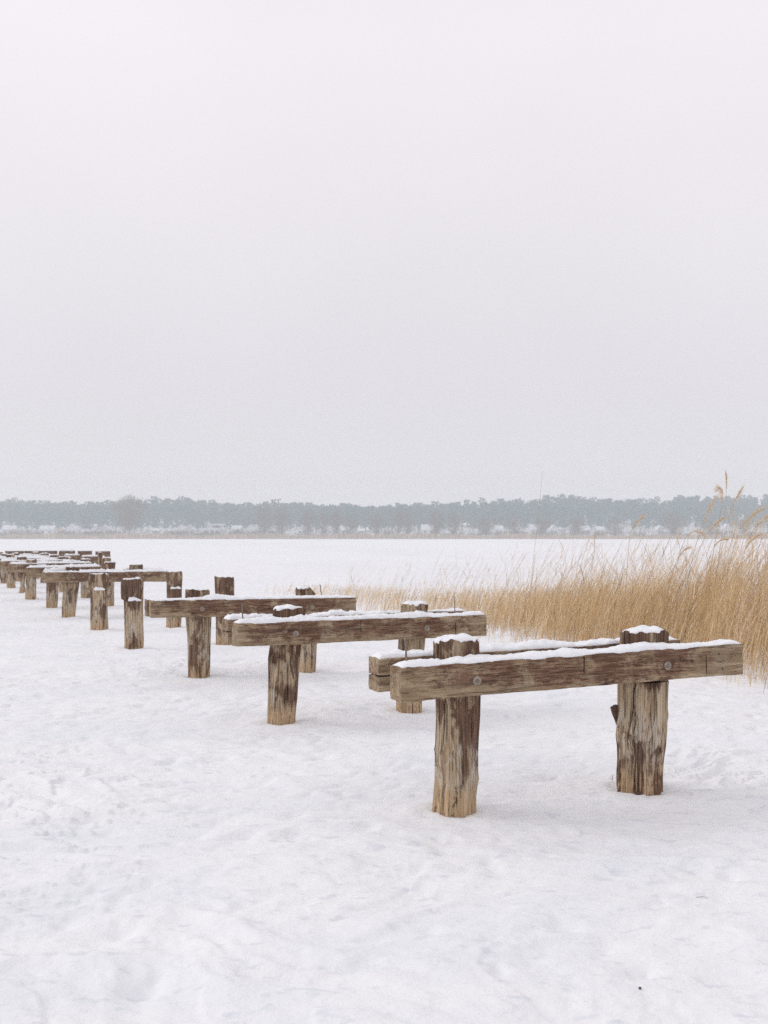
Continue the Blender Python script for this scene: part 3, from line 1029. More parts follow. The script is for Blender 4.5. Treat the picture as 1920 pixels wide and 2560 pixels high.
for x, y, ang, hl, offs, zt, sn, seed, label in head:
    if hl == 0:
        o = bpy.data.objects.new("notched_post", None)
        COL.objects.link(o)
        o.location = (x, y, 0)
        o.rotation_euler = (0, 0, R(ang))
        tag(o, label, "post", "posts of the pier head")
        add_post(o, 0, seed, 1, sn, None, None, ztop=zt, htop=.10, rad=.075 if seed == 1302 else .13)
        POST_SITES.append((x, y))
        continue
    b = bent_root((x, y), ang, label)
    b["group"] = "frames of the far pier head"
    for k, ox in enumerate(offs):
        add_post(b, ox, seed * 3 + k, 0, sn, None, None, ztop=zt)
        site((x, y), ang, ox)
    add_beam(b, seed + 40, -hl, hl, -.159, .92, .925, sn, None, [], (), (), 1, h=.21)
    add_beam(b, seed + 50, -hl * .95, hl * 1.03, .156, .915, .92, sn, None, [], (), (), 1, h=.21)

ground = build_ground()

# ------------------------------------------------------------------ small things on the snow
n = 10
peb = bpy.data.meshes.new("pebble")
import bmesh
bm = bmesh.new()
bmesh.ops.create_icosphere(bm, subdivisions=3, radius=0.0055)
for v in bm.verts:
    v.co *= 1 + 0.25 * float(fbm(np.array([v.co.x * 200]), np.array([v.co.y * 200]), np.array([v.co.z * 200]), 3, 2)[0])
    v.co.z *= 0.7
bm.to_mesh(peb)
bm.free()
peb.materials.append(M_STONE)
tag(link("pebble", peb, None, (0.90, 3.74, ground_z(.9, 3.74) + .006)), "tiny dark pebble lying on the open snow in the foreground", "pebble")
tw = tube_mesh("twig", [(-.03, 0, .003), (0, .003, .005), (.028, -.002, .003)], [.0006, .001, .0006], 6, M_DARKWOOD)
tag(link("twig", tw, None, (1.39, 4.65, ground_z(1.39, 4.65))), "thin dark twig lying flat on the snow at the right", "twig")
tw2 = tube_mesh("twig", [(0, 0, -.02), (.001, 0, .02), (.003, .002, .062)], [.0022, .002, .0012], 6, M_REED)
tag(link("twig", tw2, None, (1.47, 6.86, ground_z(1.47, 6.86))), "short dry stem standing in the snow beside the foot of the thick pale post", "twig")


# ------------------------------------------------------------------ reeds
def ribbons(base, tip_off, width, segs, bend, yaw, taper=0.75, wid0=0.6):
    """curved flat blades. base (N,3), tip_off (N,3) chord, bend (N,3) mid-point sag"""
    N = len(base)
    t = np.linspace(0, 1, segs + 1)
    P = base[:, None, :] + tip_off[:, None, :] * t[None, :, None] + bend[:, None, :] * (4 * t * (1 - t))[None, :, None]
    w = width[:, None] * np.where(t < 0.15, wid0 + (1 - wid0) * t / 0.15, 1 - taper * ((t - 0.15) / 0.85) ** 1.3)[None, :]
    d = np.stack([np.cos(yaw), np.sin(yaw), 0 * yaw], 1)
    A = P - d[:, None, :] * w[:, :, None] / 2
    B = P + d[:, None, :] * w[:, :, None] / 2
    V = np.stack([A, B], 2).reshape(N, -1, 3)
    k = (segs + 1) * 2
    base_i = np.arange(N)[:, None] * k
    s = np.arange(segs) * 2
    F = np.stack([base_i + s, base_i + s + 1, base_i + s + 3, base_i + s + 2], 2).reshape(-1, 4)
    return V.reshape(-1, 3), F, k


EDGE = np.array([(8.5, 7.2), (6.3, 9.2), (4.05, 11.23), (3.79, 11.86), (3.31, 13.2), (2.48, 14.6), (1.74, 15.94), (0.94, 17.81),
                 (-0.08, 20.36), (-0.98, 23.2), (-2.79, 28.0), (-3.9, 31.5)])
seg = np.diff(EDGE, axis=0)
sl = np.hypot(seg[:, 0], seg[:, 1])
cum = np.concatenate([[0], np.cumsum(sl)])
# along the edge: dense height, tall height, bed depth, density
HD = np.interp
S_PTS = cum
DENSE_H = np.array([2.0, 2.0, 1.95, 1.82, 1.58, 1.27, 1.03, .82, .58, .46, .34, .22])
TALL_H = np.array([2.3, 2.3, 2.2, 2.15, 2.05, 1.92, 1.82, 1.68, 1.50, 1.2, .85, .6])
DEPTH = np.array([5.0, 5.0, 4.6, 4.6, 4.5, 4.4, 4.2, 4.0, 3.8, 3.6, 3.0, 2.5])
DENS = np.array([300, 480, 540, 540, 540, 500, 460, 400, 300, 180, 80, 30.0])


def sample_bed(n_try, power=1.0):
    s = rng.uniform(0, cum[-1], n_try)
    dn = np.interp(s, cum, DENS) * np.interp(s, cum, DEPTH)
    keep = rng.random(n_try) < dn / dn.max()
    s = s[keep]
    i = np.clip(np.searchsorted(cum, s) - 1, 0, len(seg) - 1)
    f = (s - cum[i]) / sl[i]
    P = EDGE[i] + seg[i] * f[:, None]
    nrm = np.stack([-seg[i][:, 1], seg[i][:, 0]], 1) / sl[i][:, None]
    nrm *= np.where(nrm[:, 1:2] < 0, -1, 1)
    d = rng.random(len(s)) ** power
    dep = np.interp(s, cum, DEPTH)
    D = d * dep + rng.normal(0, .22, len(s)) + 0.4 * fbm(s * 1.3, 0 * s, 0, 77, 3)
    P = P + nrm * D[:, None]
    return P, s, d


P, s, d = sample_bed(46000, 0.92)
clump = fbm(P[:, 0] * 1.7, P[:, 1] * 1.7, 0, 31, 3)
keep = rng.random(len(P)) < np.clip(0.70 + 0.7 * clump, 0.12, 1)
keep &= ~((d < .13) & (rng.random(len(P)) < .5))
P, s, d, clump = P[keep], s[keep], d[keep], clump[keep]
N = len(P)
hd = np.interp(s, cum, DENSE_H)
ht = np.interp(s, cum, TALL_H)
u = rng.random(N)
h = hd * (0.50 + 0.50 * rng.random(N) ** 0.7) * (1 + 0.12 * clump)
tall = u < 0.10
h = np.where(tall, hd + (ht - hd) * rng.uniform(0.05, 1, N) ** 1.3, h)
h *= np.where(d < .2, rng.uniform(.35, 1.0, N), 1)
leanx = rng.normal(0.27, 0.13, N) * np.where(tall, 1.25, 1)
leany = rng.normal(0.0, 0.10, N)
broken = rng.random(N) < 0.07
leanx = np.where(broken, rng.normal(.25, .6, N), leanx)
h = np.where(broken, h * rng.uniform(.3, .7, N), h)
base = np.stack([P[:, 0], P[:, 1], np.full(N, -0.03)], 1)
tip = np.stack([h * leanx, h * leany, h * np.sqrt(np.clip(1 - leanx ** 2 * .5, .2, 1))], 1)
bend = np.stack([-h * leanx * rng.uniform(.15, .35, N), 0 * h, 0.0 * h], 1)
wid = rng.uniform(0.003, 0.0058, N) * np.where(tall, .75, 1)
yaw = rng.normal(0.15, 0.7, N)
tone = np.clip(rng.normal(0.5, 0.25, N) + 0.18 * clump, 0, 1)
tone = np.where(tall, tone * .75, tone)
V1, F1, k1 = ribbons(base, tip, wid, 5, bend, yaw, 0.55, 0.9)
T1 = np.repeat(tone, k1)
Vs, Fs, Ts = [V1], [F1], [T1]
off = len(V1)
# leaves
for rep in range(3):
    m = (rng.random(N) < (0.9, 0.65, 0.4)[rep]) & (h > .12)
    idx = np.where(m)[0]
    tt = rng.uniform(0.25, 0.95, len(idx))
    b = base[idx] + tip[idx] * tt[:, None] + bend[idx] * (4 * tt * (1 - tt))[:, None]
    ll = np.clip(h[idx], .25, 1.4) * rng.uniform(0.14, 0.36, len(idx))
    az = rng.normal(0.1, 0.9, len(idx)) + np.where(rng.random(len(idx)) < .25, np.pi, 0)
    up = rng.normal(0.75, 0.45, len(idx))
    to = np.stack([ll * np.cos(az) * .75, ll * np.sin(az) * .75, ll * up], 1)
    bd = np.stack([0 * ll, 0 * ll, ll * rng.uniform(.02, .22, len(idx))], 1)
    v_, f_, k_ = ribbons(b, to, rng.uniform(.004, .0095, len(idx)), 3, bd, az + np.pi / 2 + rng.normal(0, .5, len(idx)), 1.0, 0.4)
    Vs.append(v_)
    Fs.append(f_ + off)
    Ts.append(np.repeat(np.clip(tone[idx] + rng.normal(.10, .18, len(idx)), 0, 1), k_))
    off += len(v_)
# seed heads on some of the stems that stand above the rest
idx = np.where(tall & (P[:, 0] > .5))[0]
idx = idx[rng.random(len(idx)) < 0.16]
for rep in range(16):
    tt = rng.uniform(0.86, 1.0, len(idx))
    b = base[idx] + tip[idx] * tt[:, None] + bend[idx] * (4 * tt * (1 - tt))[:, None]
    ll = rng.uniform(.03, .09, len(idx))
    to = np.stack([ll * rng.uniform(.2, 1.2, len(idx)), ll * rng.normal(0, .4, len(idx)), ll * rng.normal(.1, .7, len(idx))], 1)
    v_, f_, k_ = ribbons(b, to, rng.uniform(.002, .0045, len(idx)), 2, to * 0, rng.normal(0, .6, len(idx)), .8, .6)
    Vs.append(v_)
    Fs.append(np.zeros((0, 4), int) if not len(f_) else f_ + off)
    Ts.append(np.repeat(rng.uniform(.2, .7, len(idx)), k_))
    off += len(v_)
me = make_mesh("reed_bed", np.concatenate(Vs), np.concatenate(Fs), M_REED, False, {"tone": np.concatenate(Ts)})
tag(link("reed_bed", me), "dense golden bed of dry reeds behind the pier posts", "reeds", kind="stuff")


def plume_mesh(seed, pts, length, droop_dir, dens=130):
    """feathery head: many short drooping ribbons along the last stretch of the stalk"""
    r = np.random.default_rng(seed)
    pts = np.asarray(pts, float)
    n = dens
    t = r.random(n) ** 0.8
    m = len(pts) - 1
    q = t * m
    i = np.clip(q.astype(int), 0, m - 1)
    b = pts[i] + (pts[i + 1] - pts[i]) * (q - i)[:, None]
    L = length * (0.14 + 0.34 * np.sin(np.clip(t * .85 + .15, 0, 1) * np.pi))
    L = L * r.uniform(.6, 1.3, n)
    dirv = np.stack([droop_dir * r.uniform(.3, 1.1, n), r.normal(0, .35, n), r.normal(-.15, .45, n)], 1)
    ax = (pts[-1] - pts[0]) / np.linalg.norm(pts[-1] - pts[0])
    dirv = dirv * .55 + ax[None] * r.uniform(.3, .9, n)[:, None]
    to = dirv * L[:, None]
    bd = np.stack([0 * L, 0 * L, L * .12], 1)
    v, f, k = ribbons(b, to, r.uniform(.0018, .0042, n), 3, bd, r.uniform(-.8, .8, n), .9, .5)
    return make_mesh("plume", v, f, M_PLUME, False, {"tone": np.repeat(r.random(n), k)})


def tall_reed(bx, by, ctrl, plume_len, droop, label, seed, wid=.0035, dens=190):
    """ctrl: heights and offsets of the stalk from its foot"""
    o = bpy.data.objects.new("reed", None)
    COL.objects.link(o)
    o.location = (bx, by, 0)
    tag(o, label, "reed", "tall reeds rising above the reed bed")
    pts = np.array([(0, 0, -.03)] + list(ctrl), float)
    tt = np.linspace(0, 1, len(pts))
    ts = np.linspace(0, 1, 15)
    # smooth the chain a little
    sm = np.stack([np.interp(ts, tt, pts[:, k]) for k in range(3)], 1)
    for _ in range(3):
        sm[1:-1] = (sm[:-2] + 2 * sm[1:-1] + sm[2:]) / 4
    rad = np.linspace(wid, wid * .35, len(sm))
    me = tube_mesh("stalk", sm, rad, 6, M_REED)
    a = me.attributes.new("tone", 'FLOAT', 'POINT')
    a.data.foreach_set("value", np.full(len(me.vertices), 0.45, np.float32))
    link("stalk", me, o)
    if plume_len:
        seglen = np.concatenate([[0], np.cumsum(np.linalg.norm(np.diff(sm, axis=0), axis=1))])
        st = seglen[-1] - plume_len
        sel = np.linspace(st, seglen[-1], 8)
        pp = np.stack([np.interp(sel, seglen, sm[:, k]) for k in range(3)], 1)
        link("plume", plume_mesh(seed, pp, plume_len, droop, dens), o)
    return o


def reed_at(px, py, Y, *a):
    return None


TR = [
    # foot x, y, chain of (dx, dy, z), plume length, droop side, label
    (3.93, 13.0, [(.08, 0, .8), (.20, 0, 1.6), (.26, 0, 2.1), (.24, 0, 2.38)], .22, .5, "tallest reed, its upright plume tip highest of all above the treeline"),
    (3.88, 13.1, [(.08, 0, .8), (.20, 0, 1.6), (.30, 0, 2.05), (.30, 0, 2.24), (.20, 0, 2.14)], .27, -1, "reed with its plume arching left just below the highest tip"),
    (3.85, 12.9, [(.10, 0, .8), (.28, 0, 1.6), (.36, 0, 1.98), (.50, 0, 2.20)], .24, .8, "reed whose plume slants right against the sky beside the highest tip"),
    (3.46, 12.8, [(.10, 0, .7), (.26, 0, 1.4), (.40, 0, 1.85), (.53, 0, 2.06)], .36, .5, "reed with a long slanting plume left of the tallest one, crossing the treeline"),
    (3.28, 12.7, [(.10, 0, .7), (.24, 0, 1.4), (.33, 0, 1.64), (.45, 0, 1.68), (.54, 0, 1.60)], .26, .8, "reed with a plume curved over like a hook, left end of the plume group"),
    (3.52, 12.9, [(.10, 0, .7), (.28, 0, 1.4), (.42, 0, 1.70), (.60, 0, 1.82)], .28, .7, "reed with a plume arching right beneath the long slanting plume"),
    (3.85, 12.4, [(.08, 0, .7), (.20, 0, 1.4), (.32, 0, 1.78), (.58, 0, 1.92)], .38, .7, "reed with a long plume bowing right, level with the middle of the far trees"),
    (4.05, 12.6, [(.08, 0, .7), (.20, 0, 1.4), (.34, 0, 1.75), (.58, 0, 1.88)], .34, .7, "reed with a bowed plume cut by the right edge of the picture"),
    (4.10, 12.2, [(.06, 0, .7), (.16, 0, 1.4), (.25, 0, 1.62), (.44, 0, 1.78)], .30, .7, "lower reed plume at the right edge, under the bowed one"),
    (3.72, 12.8, [(.06, 0, .7), (.18, 0, 1.3), (.26, 0, 1.55), (.42, 0, 1.56)], .22, .7, "small hooked reed plume standing against the foot of the far forest"),
    (4.02, 12.5, [(.06, 0, .7), (.14, 0, 1.2), (.22, 0, 1.5), (.40, 0, 1.62)], .28, .7, "reed plume just above the dense reeds near the right edge"),
    (3.30, 12.9, [(.08, 0, .6), (.18, 0, 1.1), (.28, 0, 1.42), (.42, 0, 1.46)], .24, .7, "reed plume seen against the snow just below the far shore"),
    (2.95, 13.3, [(.05, 0, .7), (.10, 0, 1.3), (.12, 0, 1.72), (.30, 0, 1.85)], .24, .8, "lone broken reed with its plume flagging right, left of the plume group"),
    (2.15, 16.2, [(.08, 0, .9), (.17, 0, 1.6), (.23, 0, 2.2), (.26, 0, 2.62), (.285, 0, 2.60)], .0, .5, "very tall thin bare reed stalk standing alone against the sky"),
    (2.50, 14.6, [(.06, 0, .7), (.22, 0, 1.3), (.33, 0, 1.62)], .0, .5, "thin bare reed stalk between the lone tall one and the plumes"),
    (2.95, 14.0, [(.12, 0, .7), (.28, 0, 1.3), (.42, 0, 1.60)], .0, .5, "straight bare reed leaning right beside the flagging plume"),
]
for i, (bx, by, ch, pl, dr, lb) in enumerate(TR):
    tall_reed(bx, by, ch, pl, dr, lb, 4000 + i, .0028 if pl == 0 else .0033)

# ------------------------------------------------------------------ far shore
# reed belt: upright tufts
N = 9000
X = rng.uniform(-420, 470, N)
Y = rng.uniform(640, 656, N) + 2.0 * fbm(X * .02, 0 * X, 0, 3, 2)
hh = 2.6 * (0.75 + 0.5 * rng.random(N)) * (1 + 0.25 * fbm(X * .05, 0 * X, 0, 6, 3))
hh *= np.interp(X, [-420, 60, 240, 470], [1.05, 1.0, .75, .5])
base = np.stack([X, Y, np.full(N, -.1)], 1)
tip = np.stack([rng.normal(.1, .3, N), rng.normal(0, .3, N), hh], 1)
v_, f_, k_ = ribbons(base, tip, rng.uniform(.35, .8, N), 1, tip * 0, rng.normal(0, .4, N), .6, .9)
me = make_mesh("far_reeds", v_, f_, M_FARREED, False, {"tone": np.repeat(rng.random(N), k_)})
tag(link("far_reeds", me), "thin tan reed belt along the far shore", "reeds", kind="stuff")

# hill under the forest
hx = np.linspace(-620, 620, 240)
hy = np.linspace(700, 980, 60)
HX, HY = np.meshgrid(hx, hy)
a = np.clip((HY - 715) / 150, 0, 1)
HZ = -0.6 + 0.6 * (HY < 702) * -1 + 3.4 * np.clip((HY - 700) / 15, 0, 1) + (ridge(HX) - 21.5) * a * a * (3 - 2 * a) + .6 * fbm(HX * .03, HY * .03, 0, 8, 3)
me = make_mesh("hill", np.stack([HX.ravel(), HY.ravel(), HZ.ravel()], 1), grid_faces(len(hx), len(hy)), M_SNOWG)
tag(link("hill", me), "low snowy hill under the far forest", kind="structure")


def hill_z(x, y):
    a = np.clip((y - 715) / 150, 0, 1)
    return -0.6 + 3.4 * np.clip((y - 700) / 15, 0, 1) + (ridge(x) - 21.5) * a * a * (3 - 2 * a)


# pine forest as one mass
Vs, Fs, Ts = [], [], []
off = 0
for row, yy in enumerate((742, 765, 788, 808, 826, 842, 852)):
    n = int(2 * 0.46 * yy / 6.2)
    tx = np.linspace(-.46 * yy, .46 * yy, n) + rng.normal(0, 2.2, n)
    ty = yy + rng.normal(0, 6, n)
    gz = hill_z(tx, ty)
    top = gz + rng.uniform(15, 19.5, n) + 1.2 * fbm(tx * .04, ty * 0, 0, 12, 2)
    if row >= 5:
        top = ridge(tx) + rng.normal(-1.2, 1.5, n)
    cr = rng.uniform(2.6, 4.6, n)
    K = 190
    tid = np.repeat(np.arange(n), K)
    ph = rng.uniform(0, 2 * np.pi, n * K)
    q = rng.random(n * K) ** .8                      # 0 crown foot, 1 top
    ht = (top - gz)[tid]
    zz = gz[tid] + ht * (0.22 + 0.78 * q)
    rr = cr[tid] * np.sqrt(np.clip(1 - np.abs(q - .52) ** 1.6 / .62, .03, 1)) * np.sqrt(rng.random(n * K))
    lump = 1 + .45 * fbm(np.cos(ph) * 1.3 + tid * 3.7, np.sin(ph) * 1.3, q * 4, 19, 2)
    rr *= lump
    c = np.stack([tx[tid] + rr * np.cos(ph), ty[tid] + rr * np.sin(ph), zz], 1)
    sz = rng.uniform(.45, 1.15, n * K)
    d1 = rng.normal(0, 1, (n * K, 3))
    d1 /= np.linalg.norm(d1, axis=1)[:, None]
    d2 = np.cross(d1, rng.normal(0, 1, (n * K, 3)))
    d2 /= np.linalg.norm(d2, axis=1)[:, None]
    d1 *= sz[:, None]
    d2 *= sz[:, None] * .8
    v = np.stack([c - d1, c + d2, c + d1, c - d2], 1).reshape(-1, 3)
    Vs.append(v)
    Fs.append(np.arange(len(v)).reshape(-1, 4) + off)
    tn = np.clip(np.repeat(rng.normal(.5, .2, n)[tid] * .6 + rng.random(n * K) * .4, 4), 0, 1)
    Ts.append(tn)
    off += len(v)
    # trunks
    w = .22
    b0 = np.stack([tx, ty, gz - .5], 1)
    b1_ = np.stack([tx, ty, gz + (top - gz) * .75], 1)
    vt = np.stack([b0 + [-w, 0, 0], b0 + [w, 0, 0], b1_ + [w * .5, 0, 0], b1_ + [-w * .5, 0, 0],
                   b0 + [0, -w, 0], b0 + [0, w, 0], b1_ + [0, w * .5, 0], b1_ + [0, -w * .5, 0]], 1).reshape(-1, 3)
    Vs.append(vt)
    Fs.append(np.arange(len(vt)).reshape(-1, 4) + off)
    Ts.append(np.full(len(vt), .2))
    off += len(vt)
me = make_mesh("forest", np.concatenate(Vs), np.concatenate(Fs), M_PINE, False, {"tone": np.concatenate(Ts)})
tag(link("forest", me), "hazy dark pine forest on the rise beyond the lake", "forest", kind="stuff")

# scrub along the bank, one mass
SC = [(-237, 15), (-225, 12), (-196, 14), (-185, 12), (-170, 8), (-140, 12), (-128, 10), (-112, 9), (-98, 10), (-88, 11), (-78, 10), (-68, 8)]
cx, cz_, cw = [], [], []
for x, w in SC:
    for k in range(3):
        cx.append(x + random.uniform(-6, 6))
        cw.append(w * random.uniform(.45, .8))
        cz_.append(random.uniform(3.0, 4.8))
for x in np.arange(-420, 440, 4.5):
    cx.append(x + random.uniform(-4, 4))
    cw.append(random.uniform(3, 6.5))
    cz_.append(random.uniform(2.0, 4.2))
cx, cz_, cw = map(np.array, (cx, cz_, cw))
K = 260
tid = np.repeat(np.arange(len(cx)), K)
ph = rng.uniform(0, 2 * np.pi, len(tid))
q = np.sqrt(rng.random(len(tid)))
el = rng.random(len(tid)) ** .8
cyy = rng.uniform(664, 676, len(cx))
c = np.stack([cx[tid] + cw[tid] * q * np.cos(ph) * np.sqrt(1 - el ** 2 * .8), cyy[tid] + 2.5 * q * np.sin(ph), .3 + (cz_[tid]) * el * (1.0 + .2 * rng.normal(0, 1, len(tid)))], 1)
to = np.stack([rng.normal(0, .45, len(tid)), rng.normal(0, .45, len(tid)), rng.uniform(.2, 1.2, len(tid))], 1)
v_, f_, k_ = ribbons(c, to, rng.uniform(.12, .3, len(tid)), 1, to * 0, rng.normal(0, .7, len(tid)), .7, .9)
tn = np.clip(np.repeat(rng.normal(.5, .22, len(cx))[tid] + rng.normal(0, .15, len(tid)), k_), 0, 1)
me = make_mesh("scrub", v_, f_, M_SCRUB, False, {"tone": tn})
tag(link("scrub", me), "brown leafless scrub along the far bank", "scrub", kind="stuff")


# bare trees
def bare_tree_meshes(seed, H, W):
    r = np.random.default_rng(seed)
    V, F, off = [], [], 0
    tips = []

    def limb(a, b, r0, r1, n=6):
        nonlocal off
        a, b = np.array(a, float), np.array(b, float)
        mid = (a + b) / 2 + r.normal(0, np.linalg.norm(b - a) * .06, 3)
        pts = np.array([a, mid, b])
        rad = [r0, (r0 + r1) / 2, r1]
        th = np.linspace(0, 2 * np.pi, n, endpoint=False)
        for p, q in zip(pts, rad):
            d = b - a
            d = d / np.linalg.norm(d)
            e1 = np.cross(d, [.3, .9, .1])
            e1 /= np.linalg.norm(e1)
            e2 = np.cross(d, e1)
            V.append(p + q * (np.cos(th)[:, None] * e1 + np.sin(th)[:, None] * e2))
        F.append(grid_faces(n, 3, True, off))
        off += 3 * n
    limb((0, 0, -.5), (0, 0, H * .9), .40, .06)
    for k in range(26):
        z0 = H * r.uniform(.12, .70)
        az = r.uniform(0, 2 * np.pi)
        up = r.uniform(.35, .9)
        env = W / 2 * np.sqrt(np.clip(1 - ((z0 / H + .12 - .58) / .5) ** 2, .15, 1))
        L = env * r.uniform(.75, 1.05)
        e = (L * math.cos(az), L * math.sin(az), min(z0 + L * up, H * .97))
        limb((0, 0, z0), e, .15, .04, 5)
        tips.append(((0, 0, z0), e))
    trunk = make_mesh("trunk", np.concatenate(V), np.concatenate(F), M_BARK)
    n = 6500 if W > 12 else 2600
    i = r.integers(0, len(tips), n)
    A = np.array([t[0] for t in tips])[i]
    B = np.array([t[1] for t in tips])[i]
    t = r.uniform(.25, 1.05, n)[:, None]
    c = A + (B - A) * t + r.normal(0, W * .05, (n, 3))
    g = r.normal(0, 1, (n, 3))
    g /= np.linalg.norm(g, axis=1)[:, None]
    g *= (r.random(n) ** .45)[:, None]
    g[:, 0] *= 1 + .35 * np.sin(g[:, 2] * 5 + seed)
    ell = g * [W * .5, W * .5, H * .43] + [0, 0, H * .57]
    c = np.where((r.random(n) < .72)[:, None], ell, c)
    to = np.stack([r.normal(0, .6, n), r.normal(0, .6, n), r.uniform(.2, 1.6, n)], 1) + (B - A) / np.linalg.norm(B - A, axis=1)[:, None] * .6
    v, f, _k = ribbons(c, to, r.uniform(.06, .16, n), 1, to * 0, r.uniform(-1, 1, n), .7, .9)
    crown = make_mesh("crown", v, f, M_TWIG, False, {"tone": np.repeat(r.random(n), _k)})
    return trunk, crown


protos = [bare_tree_meshes(50 + k, 20, w) for k, w in enumerate((15, 9, 10))]
BT = [
    # x at 672 m, height, width scale, proto, label
    (-161, 27.0, 1.3, 0, "large round crowned bare tree, rising above the forest line at the left"),
    (-75.5, 21.5, 1.15, 1, "tall brown bare tree standing right of the flat roofed house"),
    (-64.5, 20.5, 1.0, 2, "slim bare tree right beside the tall brown one, second of that pair"),
    (-48.0, 19.5, 1.0, 1, "narrow bare tree left of centre, third of the row of slim trees"),
    (-39.0, 18.5, .9, 2, "narrow bare tree left of centre, fourth of the row of slim trees"),
    (-30.0, 19.0, .8, 1, "narrow bare tree near the centre, fifth of the row of slim trees"),
    (-21.0, 16.0, 1.1, 2, "low wide bare tree near the centre, sixth of the row of slim trees"),
    (-5.0, 16.5, .9, 1, "bare tree in the middle of the far shore, seventh of the row of slim trees"),
    (9.0, 20.0, .8, 1, "slim bare tree just right of the middle, left one of a close pair"),
    (15.0, 19.0, .8, 2, "slim bare tree just right of the middle, right one of a close pair"),
    (33.0, 18.0, 1.1, 2, "wide bare tree right of the close pair of slim trees"),
    (44.0, 18.0, 1.0, 1, "bare tree left of the lone tall reed stalk"),
    (64.0, 14.0, 1.2, 2, "low bare tree behind the lone tall reed stalk"),
    (82.0, 14.5, 1.2, 2, "low spreading bare tree among the right hand houses, left one of three"),
    (100.0, 14.0, 1.1, 1, "low spreading bare tree among the right hand houses, middle one of three"),
    (121.0, 13.5, 1.2, 2, "low spreading bare tree among the right hand houses, right one of three"),
    (146.0, 13.5, 1.3, 2, "bare tree behind the flagging reed plume"),
    (183.0, 16.5, 1.5, 2, "broad bare tree behind the left end of the reed plumes"),
    (206.0, 13.5, 1.2, 2, "bare tree behind the tallest reed plumes"),
    (228.0, 14.0, 1.1, 1, "bare tree near the right edge behind the reed plumes"),
]
for i, (x, h, ws, pr, lb) in enumerate(BT):
    o = bpy.data.objects.new("bare_tree", None)
    COL.objects.link(o)
    o.location = (x, 672, .3)
    tag(o, lb, "tree", "bare trees along the far shore")
    sz = h / 20
    for nm, me in zip(("trunk", "crown"), protos[pr]):
        c = link(nm, me, o)
        c.rotation_euler = (0, 0, i * 1.3)
        c.scale = (ws * (1 if pr else 1.0), ws, sz)


# houses
def box(x0, x1, y0, y1, z0, z1):
    v = np.array([(x, y, z) for z in (z0, z1) for x, y in ((x0, y0), (x1, y0), (x1, y1), (x0, y1))], float)
    f = np.array([(0, 3, 2, 1), (4, 5, 6, 7), (0, 1, 5, 4), (1, 2, 6, 5), (2, 3, 7, 6), (3, 0, 4, 7)])
    return v, f


def boxes(name, lst, mat):
    V, F, off = [], [], 0
    for b in lst:
        v, f = box(*b)
        V.append(v)
        F.append(f + off)
        off += 8
    return make_mesh(name, np.concatenate(V), np.concatenate(F), mat, False)


def gable_house(x, y, z, w, h, rh, gable_front, wallm, roofm, label):
    w, h, rh = w * .8, h * .85, rh * .8
    o = bpy.data.objects.new("house", None)
    COL.objects.link(o)
    o.location = (x, y, z)
    tag(o, label, "house", "small houses along the far shore")
    dp = 8.0
    a, b = w / 2, dp / 2
    # walls with gables
    if gable_front:
        V = np.array([(-a, -b, -1), (a, -b, -1), (a, b, -1), (-a, b, -1), (-a, -b, h), (a, -b, h), (a, b, h), (-a, b, h), (0, -b, h + rh), (0, b, h + rh)], float)
        Fq = np.array([(0, 1, 5, 4), (1, 2, 6, 5), (2, 3, 7, 6), (3, 0, 4, 7)])
        Ft = np.array([(4, 5, 8), (6, 7, 9)])
        e = .5
        k = rh / a
        r0 = np.array([(-a - e, -b - e, h - e * k), (0, -b - e, h + rh), (a + e, -b - e, h - e * k), (-a - e, b + e, h - e * k), (0, b + e, h + rh), (a + e, b + e, h - e * k)], float)
    else:
        V = np.array([(-a, -b, -1), (a, -b, -1), (a, b, -1), (-a, b, -1), (-a, -b, h), (a, -b, h), (a, b, h), (-a, b, h), (-a, 0, h + rh), (a, 0, h + rh)], float)
        Fq = np.array([(0, 1, 5, 4), (1, 2, 6, 5), (2, 3, 7, 6), (3, 0, 4, 7)])
        Ft = np.array([(5, 6, 9), (7, 4, 8)])
        e = .5
        k = rh / b
        r0 = np.array([(a + e, -b - e, h - e * k), (a + e, 0, h + rh), (a + e, b + e, h - e * k), (-a - e, -b - e, h - e * k), (-a - e, 0, h + rh), (-a - e, b + e, h - e * k)], float)
    link("wall", make_mesh("wall", V, [Fq, Ft], wallm, False), o)
    up = r0 + [0, 0, .32]
    dn = r0 + [0, 0, .04]
    RV = np.concatenate([up, dn])
    RF = np.array([(0, 1, 4, 3), (1, 2, 5, 4), (7, 6, 9, 10), (8, 7, 10, 11), (0, 6, 7, 1), (1, 7, 8, 2), (4, 10, 9, 3), (5, 11, 10, 4), (0, 3, 9, 6), (2, 8, 11, 5)])
    rf = link("roof", make_mesh("roof", RV, RF, roofm, False), o)
    link("chimney", boxes("chimney", [(a * .3, a * .3 + .8, -.4, .4, h + rh * .4, h + rh + 1.1)], M_TILE), rf)
    n = max(2, int(w / 3.2))
    for k in range(n):
        wx = -a + w * (k + .5) / n
        link("window", boxes("window", [(wx - .6, wx + .6, -b - .06, -b - .01, 1.2, 2.6)], M_GLASS), o)
    return o


